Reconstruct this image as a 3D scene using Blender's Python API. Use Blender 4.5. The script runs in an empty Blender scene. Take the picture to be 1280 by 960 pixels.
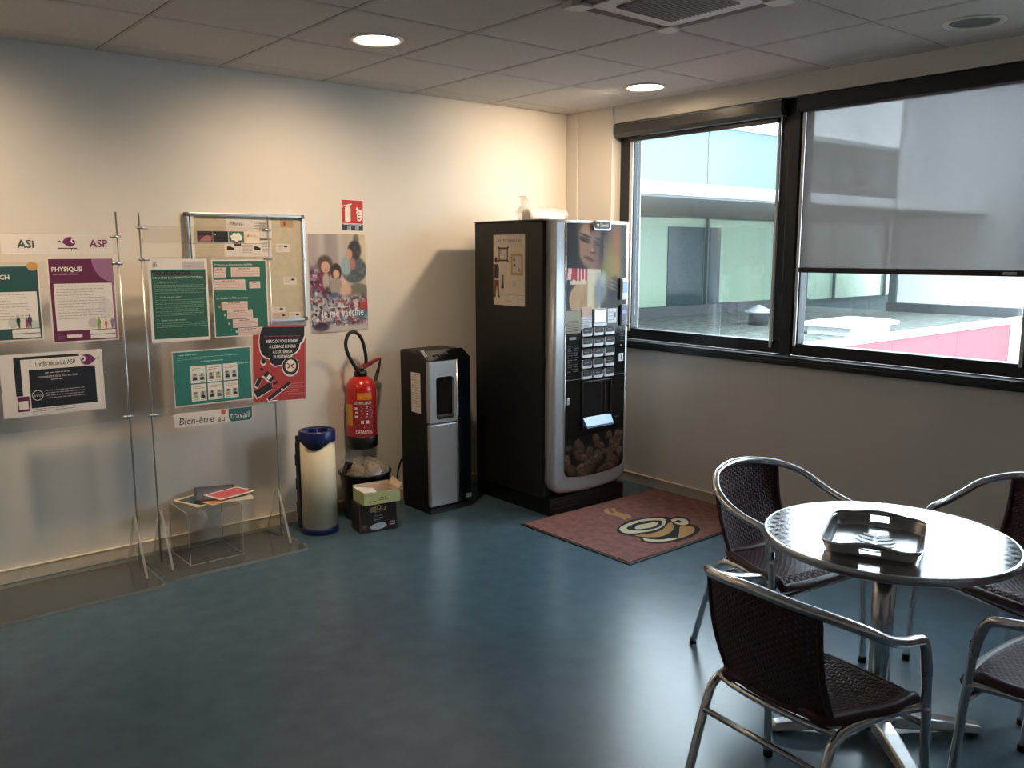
import bpy, bmesh, math, random
from mathutils import Vector, Matrix
S = bpy.context.scene
COL = S.collection
PI = math.pi
random.seed(7)

# ------------------------------------------------------------------ camera
CAM_LOC = (-4.3527, -4.6373, 1.5905)
PITCH, YAW, ROLL, FPX = 0.1532, 0.6943, -0.0011, 1074.95
cd = bpy.data.cameras.new('camera'); cam = bpy.data.objects.new('camera', cd); COL.objects.link(cam)
F = Vector((math.sin(YAW)*math.cos(PITCH), math.cos(YAW)*math.cos(PITCH), -math.sin(PITCH)))
R0 = Vector((math.cos(YAW), -math.sin(YAW), 0)); U0 = R0.cross(F)
RR = math.cos(ROLL)*R0+math.sin(ROLL)*U0; UU = -math.sin(ROLL)*R0+math.cos(ROLL)*U0
cam.matrix_world = Matrix(((RR.x, UU.x, -F.x, CAM_LOC[0]), (RR.y, UU.y, -F.y, CAM_LOC[1]), (RR.z, UU.z, -F.z, CAM_LOC[2]), (0, 0, 0, 1)))
cd.sensor_fit = 'HORIZONTAL'; cd.sensor_width = 36; cd.lens = 36*FPX/1280; cd.clip_start = .05; cd.clip_end = 200
S.camera = cam

# ------------------------------------------------------------------ light and exposure
w = bpy.data.worlds.new('sky'); S.world = w; w.use_nodes = True
bg = w.node_tree.nodes['Background']
bg.inputs[0].default_value = (.80, .90, 1.0, 1); bg.inputs[1].default_value = 11.0
sd = bpy.data.lights.new('sun', 'SUN'); sd.energy = 2.2; sd.angle = .03; sd.color = (1, .96, .88)
sun = bpy.data.objects.new('sun', sd); COL.objects.link(sun)
sun.rotation_euler = Vector((.72, .25, -.62)).to_track_quat('-Z', 'Y').to_euler()
LAMP_STRENGTH = 34.0
LAMP_COLOR = (1, .76, .50)
S.view_settings.view_transform = 'Standard'; S.view_settings.look = 'None'
S.view_settings.exposure = 0.25; S.view_settings.gamma = 1; S.view_settings.use_curve_mapping = False

# ------------------------------------------------------------------ materials
def lin(c):
    return tuple((v/12.92 if v <= .04045 else ((v+.055)/1.055)**2.4) for v in c)
def rgb(r, g, b): return lin((r/255, g/255, b/255))
MATS = {}
def mat(name, col, rough=.5, metal=0, spec=.5, var=.06, scale=30, bump=0, bscale=200, aniso=0, coat=0, emit=0):
    if name in MATS: return MATS[name]
    m = bpy.data.materials.new(name); m.use_nodes = True; nt = m.node_tree; b = nt.nodes['Principled BSDF']
    b.inputs['Roughness'].default_value = rough; b.inputs['Metallic'].default_value = metal
    b.inputs['Specular IOR Level'].default_value = spec
    if coat: b.inputs['Coat Weight'].default_value = coat; b.inputs['Coat Roughness'].default_value = .08
    if aniso: b.inputs['Anisotropic'].default_value = aniso
    tc = nt.nodes.new('ShaderNodeTexCoord'); n = nt.nodes.new('ShaderNodeTexNoise'); n.inputs['Scale'].default_value = scale
    n.inputs['Detail'].default_value = 4; nt.links.new(tc.outputs['Object'], n.inputs['Vector'])
    r = nt.nodes.new('ShaderNodeValToRGB'); r.color_ramp.elements[0].position = .3; r.color_ramp.elements[1].position = .7
    r.color_ramp.elements[0].color = tuple(max(0, v*(1-var)) for v in col)+(1,)
    r.color_ramp.elements[1].color = tuple(min(1, v*(1+var)) for v in col)+(1,)
    nt.links.new(n.outputs['Fac'], r.inputs['Fac']); nt.links.new(r.outputs['Color'], b.inputs['Base Color'])
    if bump:
        n2 = nt.nodes.new('ShaderNodeTexNoise'); n2.inputs['Scale'].default_value = bscale; nt.links.new(tc.outputs['Object'], n2.inputs['Vector'])
        bp = nt.nodes.new('ShaderNodeBump'); bp.inputs['Strength'].default_value = bump; bp.inputs['Distance'].default_value = .002
        nt.links.new(n2.outputs['Fac'], bp.inputs['Height']); nt.links.new(bp.outputs['Normal'], b.inputs['Normal'])
    if emit:
        nt.links.new(r.outputs['Color'], b.inputs['Emission Color']); b.inputs['Emission Strength'].default_value = emit
    MATS[name] = m; return m
def clear_mat(name, tint, refl_ior=1.45, rough=.02, haze=0.0, haze_col=(.8, .8, .8)):
    # thin clear sheet: passes light straight through, mirrors by Fresnel, a little diffuse haze mixed in
    m = bpy.data.materials.new(name); m.use_nodes = True; nt = m.node_tree; nt.nodes.clear()
    out = nt.nodes.new('ShaderNodeOutputMaterial'); t = nt.nodes.new('ShaderNodeBsdfTransparent'); t.inputs[0].default_value = (*tint, 1)
    g = nt.nodes.new('ShaderNodeBsdfGlossy'); g.inputs['Roughness'].default_value = rough
    lw = nt.nodes.new('ShaderNodeLayerWeight'); lw.inputs[0].default_value = .5     # Schlick term, the same from both faces of the sheet
    pw = nt.nodes.new('ShaderNodeMath'); pw.operation = 'POWER'; pw.inputs[1].default_value = 5; nt.links.new(lw.outputs['Facing'], pw.inputs[0])
    f0 = ((refl_ior-1)/(refl_ior+1))**2
    fr = nt.nodes.new('ShaderNodeMath'); fr.operation = 'MULTIPLY_ADD'; fr.inputs[1].default_value = .8; fr.inputs[2].default_value = f0; nt.links.new(pw.outputs[0], fr.inputs[0])
    mx = nt.nodes.new('ShaderNodeMixShader'); nt.links.new(fr.outputs[0], mx.inputs[0]); nt.links.new(t.outputs[0], mx.inputs[1]); nt.links.new(g.outputs[0], mx.inputs[2])
    last = mx
    if haze:
        d = nt.nodes.new('ShaderNodeBsdfDiffuse'); d.inputs[0].default_value = (*haze_col, 1)
        m2 = nt.nodes.new('ShaderNodeMixShader'); m2.inputs[0].default_value = haze
        nt.links.new(mx.outputs[0], m2.inputs[1]); nt.links.new(d.outputs[0], m2.inputs[2]); last = m2
    nt.links.new(last.outputs[0], out.inputs[0]); MATS[name] = m; return m
def screen_fabric(name, col, open_):
    m = bpy.data.materials.new(name); m.use_nodes = True; nt = m.node_tree; nt.nodes.clear()
    out = nt.nodes.new('ShaderNodeOutputMaterial'); t = nt.nodes.new('ShaderNodeBsdfTransparent')
    d = nt.nodes.new('ShaderNodeBsdfDiffuse'); d.inputs[0].default_value = (*col, 1)
    l = nt.nodes.new('ShaderNodeBsdfTranslucent'); l.inputs[0].default_value = (*col, 1)
    tc = nt.nodes.new('ShaderNodeTexCoord'); n = nt.nodes.new('ShaderNodeTexNoise'); n.inputs['Scale'].default_value = 9
    mp = nt.nodes.new('ShaderNodeMapping'); mp.inputs['Scale'].default_value = (1, 2.2, .15)
    nt.links.new(tc.outputs['Object'], mp.inputs[0]); nt.links.new(mp.outputs[0], n.inputs['Vector'])
    mr = nt.nodes.new('ShaderNodeMapRange'); mr.inputs['To Min'].default_value = open_-.03; mr.inputs['To Max'].default_value = open_+.03
    nt.links.new(n.outputs['Fac'], mr.inputs['Value'])
    a = nt.nodes.new('ShaderNodeMixShader'); a.inputs[0].default_value = .5; nt.links.new(d.outputs[0], a.inputs[1]); nt.links.new(l.outputs[0], a.inputs[2])
    b = nt.nodes.new('ShaderNodeMixShader'); nt.links.new(mr.outputs[0], b.inputs[0]); nt.links.new(a.outputs[0], b.inputs[1]); nt.links.new(t.outputs[0], b.inputs[2])
    nt.links.new(b.outputs[0], out.inputs[0]); MATS[name] = m; return m
def picture_mat():
    m = bpy.data.materials.new('printed_picture'); m.use_nodes = True; nt = m.node_tree; b = nt.nodes['Principled BSDF']
    a = nt.nodes.new('ShaderNodeVertexColor'); a.layer_name = 'ink'; nt.links.new(a.outputs[0], b.inputs['Base Color'])
    b.inputs['Roughness'].default_value = .42; b.inputs['Specular IOR Level'].default_value = .3; return m
def emit_mat(name, col, s):
    m = bpy.data.materials.new(name); m.use_nodes = True; nt = m.node_tree; nt.nodes.clear()
    out = nt.nodes.new('ShaderNodeOutputMaterial'); e = nt.nodes.new('ShaderNodeEmission'); e.inputs[0].default_value = (*col, 1); e.inputs[1].default_value = s
    nt.links.new(e.outputs[0], out.inputs[0]); return m
def ink(r, g, b, rough=.55):
    k = 'ink_%d_%d_%d' % (r, g, b)
    return mat(k, rgb(r, g, b), rough, var=.02)

M_wall = mat('cream_wall_paint', rgb(222, 215, 206), .75, var=.02, scale=3, bump=.15, bscale=180)
M_ceil = mat('ceiling_tile', rgb(196, 190, 184), .9, var=.04, scale=60, bump=.3, bscale=350)
M_bar = mat('ceiling_bar', rgb(120, 114, 108), .6)
M_base = mat('baseboard_paint', rgb(205, 192, 172), .45)
M_sealer = mat('baseboard_top_edge', rgb(226, 214, 190), .4)
M_white = mat('white_plastic', rgb(225, 222, 214), .4)
M_paper = mat('white_paper', rgb(232, 222, 214), .6, var=.02)
M_black = mat('black_plastic', rgb(16, 17, 18), .35)
M_black2 = mat('black_coated_steel', rgb(22, 23, 24), .5, bump=.05)
M_gloss = mat('gloss_black', rgb(10, 13, 16), .08)
M_alu = mat('polished_aluminium', (.72, .72, .73), .22, 1, var=.03)
M_steel = mat('satin_steel', (.62, .62, .62), .3, 1, var=.03)
M_silver = mat('silver_plastic', (.52, .53, .55), .36, .5, var=.02)
M_frame = mat('anthracite_window_frame', rgb(24, 31, 38), .4)
M_blue = mat('dark_blue_plastic', rgb(25, 34, 92), .3)
M_navy = mat('navy_black_plastic', rgb(22, 24, 40), .4)
M_red = mat('extinguisher_red', rgb(190, 26, 24), .28, coat=.4)
M_rattan = mat('purple_brown_rattan', rgb(78, 53, 60), .42, var=.25, scale=120)
M_rubber = mat('black_rubber', rgb(20, 20, 20), .6)
M_acryl = clear_mat('clear_acrylic', (.985, .98, .972), 1.4, .03, .012, (.75, .72, .68))
M_acedge = clear_mat('acrylic_cut_edge', (.80, .80, .78), 1.5, .1, .32, (.80, .78, .74))
M_acbase = clear_mat('scuffed_acrylic_base', (.80, .80, .78), 1.45, .12, .13, (.50, .46, .42))
M_glass = clear_mat('window_glass', (.93, .97, .97), 1.5, .01, .035, (.8, .85, .9))
M_pane = clear_mat('thin_clear_pane', (.985, .985, .98), 1.35, .02)
M_pic = picture_mat()

# ------------------------------------------------------------------ mesh helpers
class MB:
    def __init__(s, off=(0, 0, 0)):
        s.v = []; s.f = []; s.o = off; s.sm = []
    def P(s, p): s.v.append((p[0]+s.o[0], p[1]+s.o[1], p[2]+s.o[2])); return len(s.v)-1
    def face(s, pts, smooth=False):
        s.f.append([s.P(p) for p in pts]); s.sm.append(smooth); return s
    def box(s, a, b):
        x0, y0, z0 = a; x1, y1, z1 = b
        i = [s.P(p) for p in ((x0, y0, z0), (x1, y0, z0), (x1, y1, z0), (x0, y1, z0), (x0, y0, z1), (x1, y0, z1), (x1, y1, z1), (x0, y1, z1))]
        for q in ((0, 3, 2, 1), (4, 5, 6, 7), (0, 1, 5, 4), (1, 2, 6, 5), (2, 3, 7, 6), (3, 0, 4, 7)): s.f.append([i[k] for k in q]); s.sm.append(False)
        return s
    def obox(s, c, ax, ay, az):      # oriented box from centre and half-axes
        c = Vector(c); ax = Vector(ax); ay = Vector(ay); az = Vector(az)
        i = [s.P(c+a*ax+b*ay+d*az) for d in (-1, 1) for a, b in ((-1, -1), (1, -1), (1, 1), (-1, 1))]
        for q in ((0, 3, 2, 1), (4, 5, 6, 7), (0, 1, 5, 4), (1, 2, 6, 5), (2, 3, 7, 6), (3, 0, 4, 7)): s.f.append([i[k] for k in q]); s.sm.append(False)
        return s
    def prism(s, pts, fa, fb, smooth=False):   # pts 2D ccw; fa/fb map 2D->3D for the two ends
        n = len(pts); a = [s.P(fa(*p)) for p in pts]; b = [s.P(fb(*p)) for p in pts]
        s.f.append(a[::-1]); s.f.append(b); s.sm += [False, False]
        for k in range(n): s.f.append([a[k], a[(k+1) % n], b[(k+1) % n], b[k]]); s.sm.append(smooth)
        return s
    def plate(s, pts, y0, y1): return s.prism(pts, lambda x, z: (x, y1, z), lambda x, z: (x, y0, z))     # outline in x-z, thickness in y
    def slab(s, pts, z0, z1): return s.prism(pts, lambda x, y: (x, y, z0), lambda x, y: (x, y, z1))       # outline in x-y
    def ring(s, pts): return [s.P(p) for p in pts]
    def skin(s, rings, closed=True, cap=True, smooth=True):
        ids = [s.ring(r) for r in rings]; n = len(rings[0])
        for a, b in zip(ids, ids[1:]):
            for k in range(n if closed else n-1): s.f.append([a[k], a[(k+1) % n], b[(k+1) % n], b[k]]); s.sm.append(smooth)
        if cap: s.f.append(ids[0][::-1]); s.f.append(ids[-1]); s.sm += [False, False]
        return s
    def tube(s, pts, r, n=8, cap=True, flat=1.0):
        pts = [Vector(p) for p in pts]; rings = []; ref = None
        for k, p in enumerate(pts):
            t = (pts[min(k+1, len(pts)-1)]-pts[max(k-1, 0)]).normalized()
            if ref is None:
                ref = Vector((0, 0, 1)) if abs(t.z) < .9 else Vector((1, 0, 0))
            a = (ref-t*ref.dot(t)); a = a.normalized() if a.length > 1e-6 else t.orthogonal().normalized(); b = t.cross(a); ref = a
            rr = r[k] if isinstance(r, (list, tuple)) else r
            rings.append([p+a*math.cos(2*PI*i/n)*rr*flat+b*math.sin(2*PI*i/n)*rr for i in range(n)])
        return s.skin(rings, True, cap)
    def lathe(s, prof, n=32, c=(0, 0, 0), cap=True, sx=1, sy=1):
        rings = [[(c[0]+r*math.cos(2*PI*k/n)*sx, c[1]+r*math.sin(2*PI*k/n)*sy, c[2]+z) for k in range(n)] for r, z in prof]
        return s.skin(rings, True, cap)
    def build(s, name, m, parent=None, bevel=0, seg=2, auto=True):
        me = bpy.data.meshes.new(name); me.from_pydata(s.v, [], s.f); me.materials.append(m)
        me.polygons.foreach_set('use_smooth', s.sm); me.validate(); me.update()
        o = bpy.data.objects.new(name, me); COL.objects.link(o)
        if parent is not None: o.parent = parent
        if bevel:
            b = o.modifiers.new('bevel', 'BEVEL'); b.width = bevel; b.segments = seg; b.limit_method = 'ANGLE'; b.angle_limit = math.radians(40)
        return o
def tag(o, label, cat, group=None, kind=None):
    o['label'] = label; o['category'] = cat
    if group: o['group'] = group
    if kind: o['kind'] = kind
    return o
def thing(name, label, cat, loc=(0, 0, 0), rot=(0, 0, 0), group=None):
    o = bpy.data.objects.new(name, None); COL.objects.link(o); o.location = loc; o.rotation_euler = rot; o.empty_display_size = .1
    return tag(o, label, cat, group)
def struct(o): o['kind'] = 'structure'; return o
def sempty(name):
    o = bpy.data.objects.new(name, None); COL.objects.link(o); return struct(o)
def dup(root, loc, rot, label, group=None):
    def cp(o, par):
        c = o.copy(); COL.objects.link(c); c.parent = par
        for ch in o.children: cp(ch, c)
        return c
    r = root.copy(); COL.objects.link(r)
    for ch in root.children: cp(ch, r)
    r.location = loc; r.rotation_euler = rot; r['label'] = label
    if group: r['group'] = group
    return r
def cat_path(pts, n=6):
    P = [Vector(p) for p in pts]; out = []
    for i in range(len(P)-1):
        p0 = P[max(i-1, 0)]; p1 = P[i]; p2 = P[i+1]; p3 = P[min(i+2, len(P)-1)]
        for k in range(n):
            t = k/n
            out.append(.5*((2*p1)+(p2-p0)*t+(2*p0-5*p1+4*p2-p3)*t*t+(3*p1-p0-3*p2+p3)*t**3))
    out.append(P[-1]); return out
def rrect(x0, z0, x1, z1, r, n=5):
    o = []
    for cx, cz, a in ((x1-r, z0+r, -90), (x1-r, z1-r, 0), (x0+r, z1-r, 90), (x0+r, z0+r, 180)):
        for k in range(n+1):
            t = math.radians(a+90*k/n); o.append((cx+r*math.cos(t), cz+r*math.sin(t)))
    return o
def ell(cx, cz, rx, rz, n=20, a=0):
    return [(cx+rx*math.cos(t)*math.cos(a)-rz*math.sin(t)*math.sin(a), cz+rx*math.cos(t)*math.sin(a)+rz*math.sin(t)*math.cos(a)) for t in (2*PI*k/n for k in range(n))]

# text as flat mesh
TXT = {}
def text_geo(s, shear=0.0, bold=0.0):
    k = (s, shear, bold)
    if k in TXT: return TXT[k]
    cu = bpy.data.curves.new('lettering', 'FONT'); cu.body = s; cu.size = 1; cu.resolution_u = 2; cu.shear = shear; cu.offset = bold
    o = bpy.data.objects.new('lettering', cu); COL.objects.link(o)
    dg = bpy.context.evaluated_depsgraph_get(); me = bpy.data.meshes.new_from_object(o.evaluated_get(dg))
    v = [tuple(p.co) for p in me.vertices]; f = [list(p.vertices) for p in me.polygons]
    bpy.data.objects.remove(o); bpy.data.curves.remove(cu); bpy.data.meshes.remove(me)
    x0 = min(p[0] for p in v); x1 = max(p[0] for p in v); y0 = min(p[1] for p in v); y1 = max(p[1] for p in v)
    TXT[k] = ([(p[0]-x0, p[1]) for p in v], f, x1-x0, y0, y1); return TXT[k]
class Print:
    """flat print on a sheet: x right, z up, sheet front at -y; layers step towards -y"""
    def __init__(s, parent, y=0.0, step=.0005): s.p = parent; s.y = y; s.step = step; s.d = {}
    JOIN = ('portrait_field', 'portrait_body', 'portrait_hair', 'portrait_face', 'round_emblem', 'bullet', 'branch', 'extinguisher_symbol', 'flame_symbol', 'step_marker', 'class_mark', 'bean')
    def _mb(s, name, m, layer, stuff=False, one=False): return s.d.setdefault((name, m.name, layer, stuff, len(s.d) if one else -1), MB())
    def poly(s, name, m, pts, layer=1):
        y = s.y-layer*s.step; j = name in s.JOIN; s._mb(name, m, layer, j, not j).face([(a, y, b) for a, b in pts]); return s
    def rect(s, name, m, x0, z0, x1, z1, layer=1): return s.poly(name, m, [(x0, z0), (x1, z0), (x1, z1), (x0, z1)], layer)
    def text(s, name, m, t, x, z, h=None, width=None, layer=2, align='l', shear=0.0, bold=0.0, rot=0.0):
        v, f, wd, y0, y1 = text_geo(t, shear, bold)
        sc = (h/.72) if h else width/wd
        sx = (width/wd) if width else sc
        ox = {'l': 0, 'c': -wd*sx/2, 'r': -wd*sx}[align]
        mb = s._mb(name, m, layer, True, True); y = s.y-layer*s.step; base = len(mb.v); c, sn = math.cos(rot), math.sin(rot)
        for a, b in v:
            a = a*sx+ox; b = b*sc; mb.v.append((x+a*c-b*sn, y, z+a*sn+b*c))
        for q in f: mb.f.append([base+i for i in q]); mb.sm.append(False)
        return s
    def lines(s, name, m, x0, x1, z1, z0, pitch, h=None, layer=2, rnd=None, fill=.9):
        rnd = rnd or random; h = h or pitch*.4; z = z1; mb = s._mb(name, m, layer, True); y = s.y-layer*s.step
        while z-h > z0:
            x = x0; end = x0+(x1-x0)*rnd.uniform(fill-.25, fill+.1) if rnd.random() < .35 else x1
            while x < end-h:
                wd = min(rnd.uniform(2, 7)*h, end-x)
                mb.face([(x, y, z-h), (x+wd, y, z-h), (x+wd, y, z), (x, y, z)]); x += wd+h*.9
            z -= pitch
        return s
    def done(s):
        out = []
        for (n, mn, l, st, _), mb in s.d.items():
            if not mb.f: continue
            m = bpy.data.materials[mn]; ob = mb.build(n, m, s.p); out.append(ob)
            if st: ob['kind'] = 'stuff'
        return out
def picture(name, parent, x0, z0, x1, z1, fn, nx, nz, y, outline=None):
    """a printed picture: a fine grid whose ink colours come from fn(u, v) with v measured downwards"""
    me = bpy.data.meshes.new(name); v = []; f = []; cols = []
    for j in range(nz+1):
        for i in range(nx+1):
            u = i/nx; t = j/nz; zb = z0 if outline is None else outline(x0+(x1-x0)*u)
            v.append((x0+(x1-x0)*u, y, z1-(z1-zb)*t)); cols.append((*lin(fn(u, t)), 1))
    for j in range(nz):
        for i in range(nx):
            a = j*(nx+1)+i; f.append((a, a+nx+1, a+nx+2, a+1))
    me.from_pydata(v, [], f); at = me.color_attributes.new('ink', 'FLOAT_COLOR', 'POINT')
    at.data.foreach_set('color', [c for q in cols for c in q]); me.materials.append(M_pic)
    o = bpy.data.objects.new(name, me); COL.objects.link(o); o.parent = parent; return o
def hash2(i, j, k=0):
    x = math.sin(i*127.1+j*311.7+k*74.7)*43758.5453; return x-math.floor(x)
def vn(x, y, k=0):
    i, j = math.floor(x), math.floor(y); a, b = x-i, y-j; a = a*a*(3-2*a); b = b*b*(3-2*b)
    return (hash2(i, j, k)*(1-a)+hash2(i+1, j, k)*a)*(1-b)+(hash2(i, j+1, k)*(1-a)+hash2(i+1, j+1, k)*a)*b
def mix(a, b, t):
    t = max(0, min(1, t)); return tuple(p+(q-p)*t for p, q in zip(a, b))
def el(u, v, cx, cy, rx, ry, soft=.12, a=0.0):
    du, dv = u-cx, v-cy; c, s = math.cos(a), math.sin(a); du, dv = du*c+dv*s, -du*s+dv*c
    d = math.sqrt((du/rx)**2+(dv/ry)**2); return max(0, min(1, (1+soft-d)/(2*soft)))
# ================================================================== the room shell
WX = .03                                   # face of the window wall
XL, YF, H = -6.5, -6.5, 2.55
m_floor = mat('blue_grey_vinyl', rgb(76, 100, 114), .27, spec=.6, var=.10, scale=9)
struct(MB().box((XL-.2, YF-.2, -.15), (.33, .2, 0)).build('floor', m_floor))
struct(MB().box((XL-.2, 0, 0), (.33, .2, 2.75)).build('wall_back', M_wall))
struct(MB().box((XL-.2, YF-.2, 0), (XL, 0, 2.75)).build('wall_left', M_wall))
struct(MB().box((XL, YF-.2, 0), (.33, YF, 2.75)).build('wall_front', M_wall))
wr = MB().box((WX, YF, 0), (.33, 0, .962)).box((WX, -.44, .962), (.33, 0, 2.75)).box((WX+.015, -4.42, 2.445), (.33, -.44, 2.75)).box((WX, YF, .962), (.33, -4.42, 2.75))
struct(wr.build('wall_right', M_wall))
struct(MB().box((WX-.012, -.115, .06), (WX, -.001, 2.548)).build('trim_1', M_wall, bevel=.004))
# ceiling: slab above, grid bars, one tile per cell
ceil = sempty('ceiling')
MB().box((XL, YF, 2.66), (WX, 0, 2.75)).build('ceiling_slab', M_ceil, ceil)
BX0, BY0, TX, TY = -3.1155, -.196, .6, .616
xs = [XL]+[BX0+TX*k for k in range(-6, 6) if XL+.05 < BX0+TX*k < -.08]+[WX]
ys = [0]+[BY0-TY*k for k in range(0, 12) if BY0-TY*k > YF+.05]+[YF]
shapes = {}
AC_CELL = (-1.9155, -2.044)
for a, b in zip(xs, xs[1:]):
    for c, d in zip(ys, ys[1:]):
        if abs(a-AC_CELL[0]) < .05 and abs(c-AC_CELL[1]) < .05: continue
        wdt, dep = round(b-a, 3), round(c-d, 3)
        if (wdt, dep) in shapes:
            o = shapes[(wdt, dep)].copy(); COL.objects.link(o); o.parent = ceil
        else:
            g = .004
            mb = MB(); hx, hy = wdt/2-g, dep/2-g; e = .012
            mb.skin([[(-hx, -hy, .018), (hx, -hy, .018), (hx, hy, .018), (-hx, hy, .018)], [(-hx, -hy, .004), (hx, -hy, .004), (hx, hy, .004), (-hx, hy, .004)],
                     [(-hx+e, -hy+e, 0), (hx-e, -hy+e, 0), (hx-e, hy-e, 0), (-hx+e, hy-e, 0)]], True, True, False)
            for f in mb.f: f.reverse()
            o = mb.build('ceiling_tile', M_ceil, ceil); shapes[(wdt, dep)] = o
        o.location = ((a+b)/2, (c+d)/2, H)
for x in xs[1:-1]: MB().box((x-.012, YF, H+.006), (x+.012, -.001, H+.03)).build('ceiling_bar', M_bar, ceil)
for y in ys[1:-1]: MB().box((XL, y-.010, H+.0085), (WX, y+.010, H+.0125)).build('ceiling_cross_bar', M_bar, ceil)
# baseboards with a rounded top edge
bb = MB().box((XL, -.014, 0), (WX-.012, 0, .062)).build('baseboard_back', M_base); struct(bb)
MB().box((XL, -.018, .060), (WX-.012, 0, .068)).build('baseboard_cap', M_sealer, bb, bevel=.003)
bb = MB().box((WX-.014, YF, 0), (WX, -.014, .062)).build('baseboard_right', M_base); struct(bb)
MB().box((WX-.018, YF, .060), (WX, -.018, .068)).build('baseboard_cap', M_sealer, bb, bevel=.003)
# sill and windows
sill = struct(MB().box((WX-.022, -4.42, .962), (.118, -.44, .986)).build('trim_2', M_frame, bevel=.003))
MB().box((WX-.026, -4.42, .936), (WX-.001, -.44, .966)).build('sill_nose', M_frame, sill, bevel=.004)
FX0, FX1 = .115, .185
def window(name, y0, y1, gy0, gy1, gz0, gz1, handle=False):
    r = sempty(name)
    f = MB().box((FX0, y1, .986), (FX1, y0, gz0)).box((FX0, y1, gz1), (FX1, y0, 2.446)).box((FX0, gy0, gz0), (FX1, y0, gz1)).box((FX0, y1, gz0), (FX1, gy1, gz1))
    f.build('window_frame', M_frame, r, bevel=.004)
    MB().box((FX0-.006, gy1-.012, gz0-.012), (FX0, gy0+.012, gz0)).box((FX0-.006, gy1-.012, gz1), (FX0, gy0+.012, gz1+.012)).build('glazing_bead', mat('dark_bead', rgb(20, 23, 26), .3), r)
    MB().box((.148, gy1+.001, gz0+.001), (.152, gy0-.001, gz1-.001)).build('pane', M_glass, r)
    return r
w1 = window('window_1', -.44, -1.755, -.568, -1.698, 1.060, 2.352)
w2 = window('window_2', -1.83, -3.13, -1.868, -3.052, 1.055, 2.365)
w3 = window('window_3', -3.19, -4.42, -3.25, -4.36, 1.055, 2.365)
struct(MB().box((FX0-.012, -1.83, .986), (.2, -1.755, 2.446)).build('trim_3', M_frame, bevel=.005))
struct(MB().box((FX0-.012, -3.19, .986), (.2, -3.13, 2.446)).build('trim_4', M_frame, bevel=.005))
# ------------------------------------------------------------------ roller blinds
M_guide = mat('white_guide', rgb(214, 216, 218), .35)
M_fab = screen_fabric('grey_screen_fabric', rgb(126, 119, 114), .21)
t = thing('roller_blind', 'grey screen roller blind pulled most of the way down the right-hand window', 'blind', (.09, -2.46, 2.40))
o = (-.09, 2.46, -2.40)
MB(o).box((.045, -3.125, 2.358), (.112, -1.835, 2.442)).build('cassette', M_frame, t, bevel=.008)
MB(o).box((.0985, -3.048, 1.497), (.0997, -1.872, 2.362)).build('fabric', M_fab, t)
MB(o).box((.090, -3.055, 1.468), (.108, -1.866, 1.498)).build('bottom_bar', mat('dark_bar', rgb(30, 33, 36), .35), t, bevel=.004)
MB(o).box((.0885, -3.02, 1.476), (.0899, -2.96, 1.490)).build('bar_label', M_silver, t)
for y in (-1.853, -3.066): MB(o).box((.100, y-.009, 1.04), (.111, y+.009, 2.36)).build('guide_rail', M_guide, t, bevel=.003)
t = thing('roller_blind', 'roller blind rolled right up into its cassette over the left-hand window', 'blind', (.09, -1.1, 2.40))
o = (-.09, 1.1, -2.40)
MB(o).prism([(.03, 2.375), (.05, 2.350), (.112, 2.350), (.112, 2.442), (.045, 2.442), (.03, 2.43)], lambda x, z: (x, -.452, z), lambda x, z: (x, -1.745, z)).build('cassette', mat('cassette_grey', rgb(66, 66, 66), .3), t)
MB(o).box((.078, -1.70, 2.318), (.104, -.56, 2.348)).build('bottom_bar', mat('dark_bar', rgb(30, 33, 36), .35), t, bevel=.004)
MB(o).box((.100, -.566, 1.04), (.111, -.540, 2.36)).build('guide_rail', M_guide, t, bevel=.003)
MB(o).box((.100, -1.703, 1.02), (.111, -1.685, 2.36)).build('guide_rail', M_guide, t, bevel=.003)

# ================================================================== outside
m_ground = mat('courtyard_paving', rgb(90, 90, 88), .9, scale=2)
g = MB().box((.5, -40, -3.3), (60, 40, -3.1)).build('ground', m_ground); struct(g)
m_gravel = mat('roof_gravel', rgb(92, 97, 92), .95, var=.75, scale=10, bump=1.0, bscale=22)
low = thing('low_wing', 'low wing with a gravel roof and a red wall, just outside the windows', 'building', (5, 2.2, 0))
o = (-5, -2.2, 0)
MB(o).box((.36, .30, .40), (9.77, 4.06, .60)).build('gravel_roof', m_gravel, low)
for k in range(5): MB(o).box((.36+k*1.728, .24, -3.1), (.36+k*1.728+1.722, .30, .56)).build('red_wall_panel', mat('red_cladding', rgb(158, 72, 80), .6), low)
MB(o).box((.36, .22, .56), (9.77, .37, .625)).build('coping', mat('white_coping', rgb(235, 235, 235), .5), low)
MB(o).box((.36, 3.92, .60), (9.77, 4.055, .75)).build('roof_kerb', mat('kerb_grey', rgb(62, 66, 70), .7), low)
gb = thing('glass_wing', 'glass-fronted wing under a long white canopy, seen through the left window', 'building', (6, 4.3, 0))
o = (-6, -4.3, 0)
m_green = mat('pale_green_glazing', rgb(146, 168, 146), .2, var=.03, scale=1)
m_bluep = mat('pale_blue_glazing', rgb(84, 104, 112), .2, var=.05, scale=1.3)
MB(o).box((.36, 4.14, -3.1), (16, 6, 3.58)).build('wall', mat('facade_backing', rgb(60, 78, 82), .7), gb)
for k in range(8):
    x = 1.1+1.95*(k-1)
    MB(o).box((max(x, .37), 4.09, .70), (x+1.93, 4.115, 2.09)).build('glass_panel', m_green, gb)
    MB(o).box((max(x, .37), 4.09, 2.27), (x+1.93, 4.115, 3.52)).build('glass_panel', m_bluep, gb)
    if k: MB(o).box((x-.025, 4.03, .68), (x+.005, 4.089, 2.10)).build('mullion', mat('mullion_grey', rgb(64, 76, 80), .4), gb)
m_dgl = mat('dark_teal_reflection', rgb(42, 61, 66), .1, scale=1)
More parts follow.
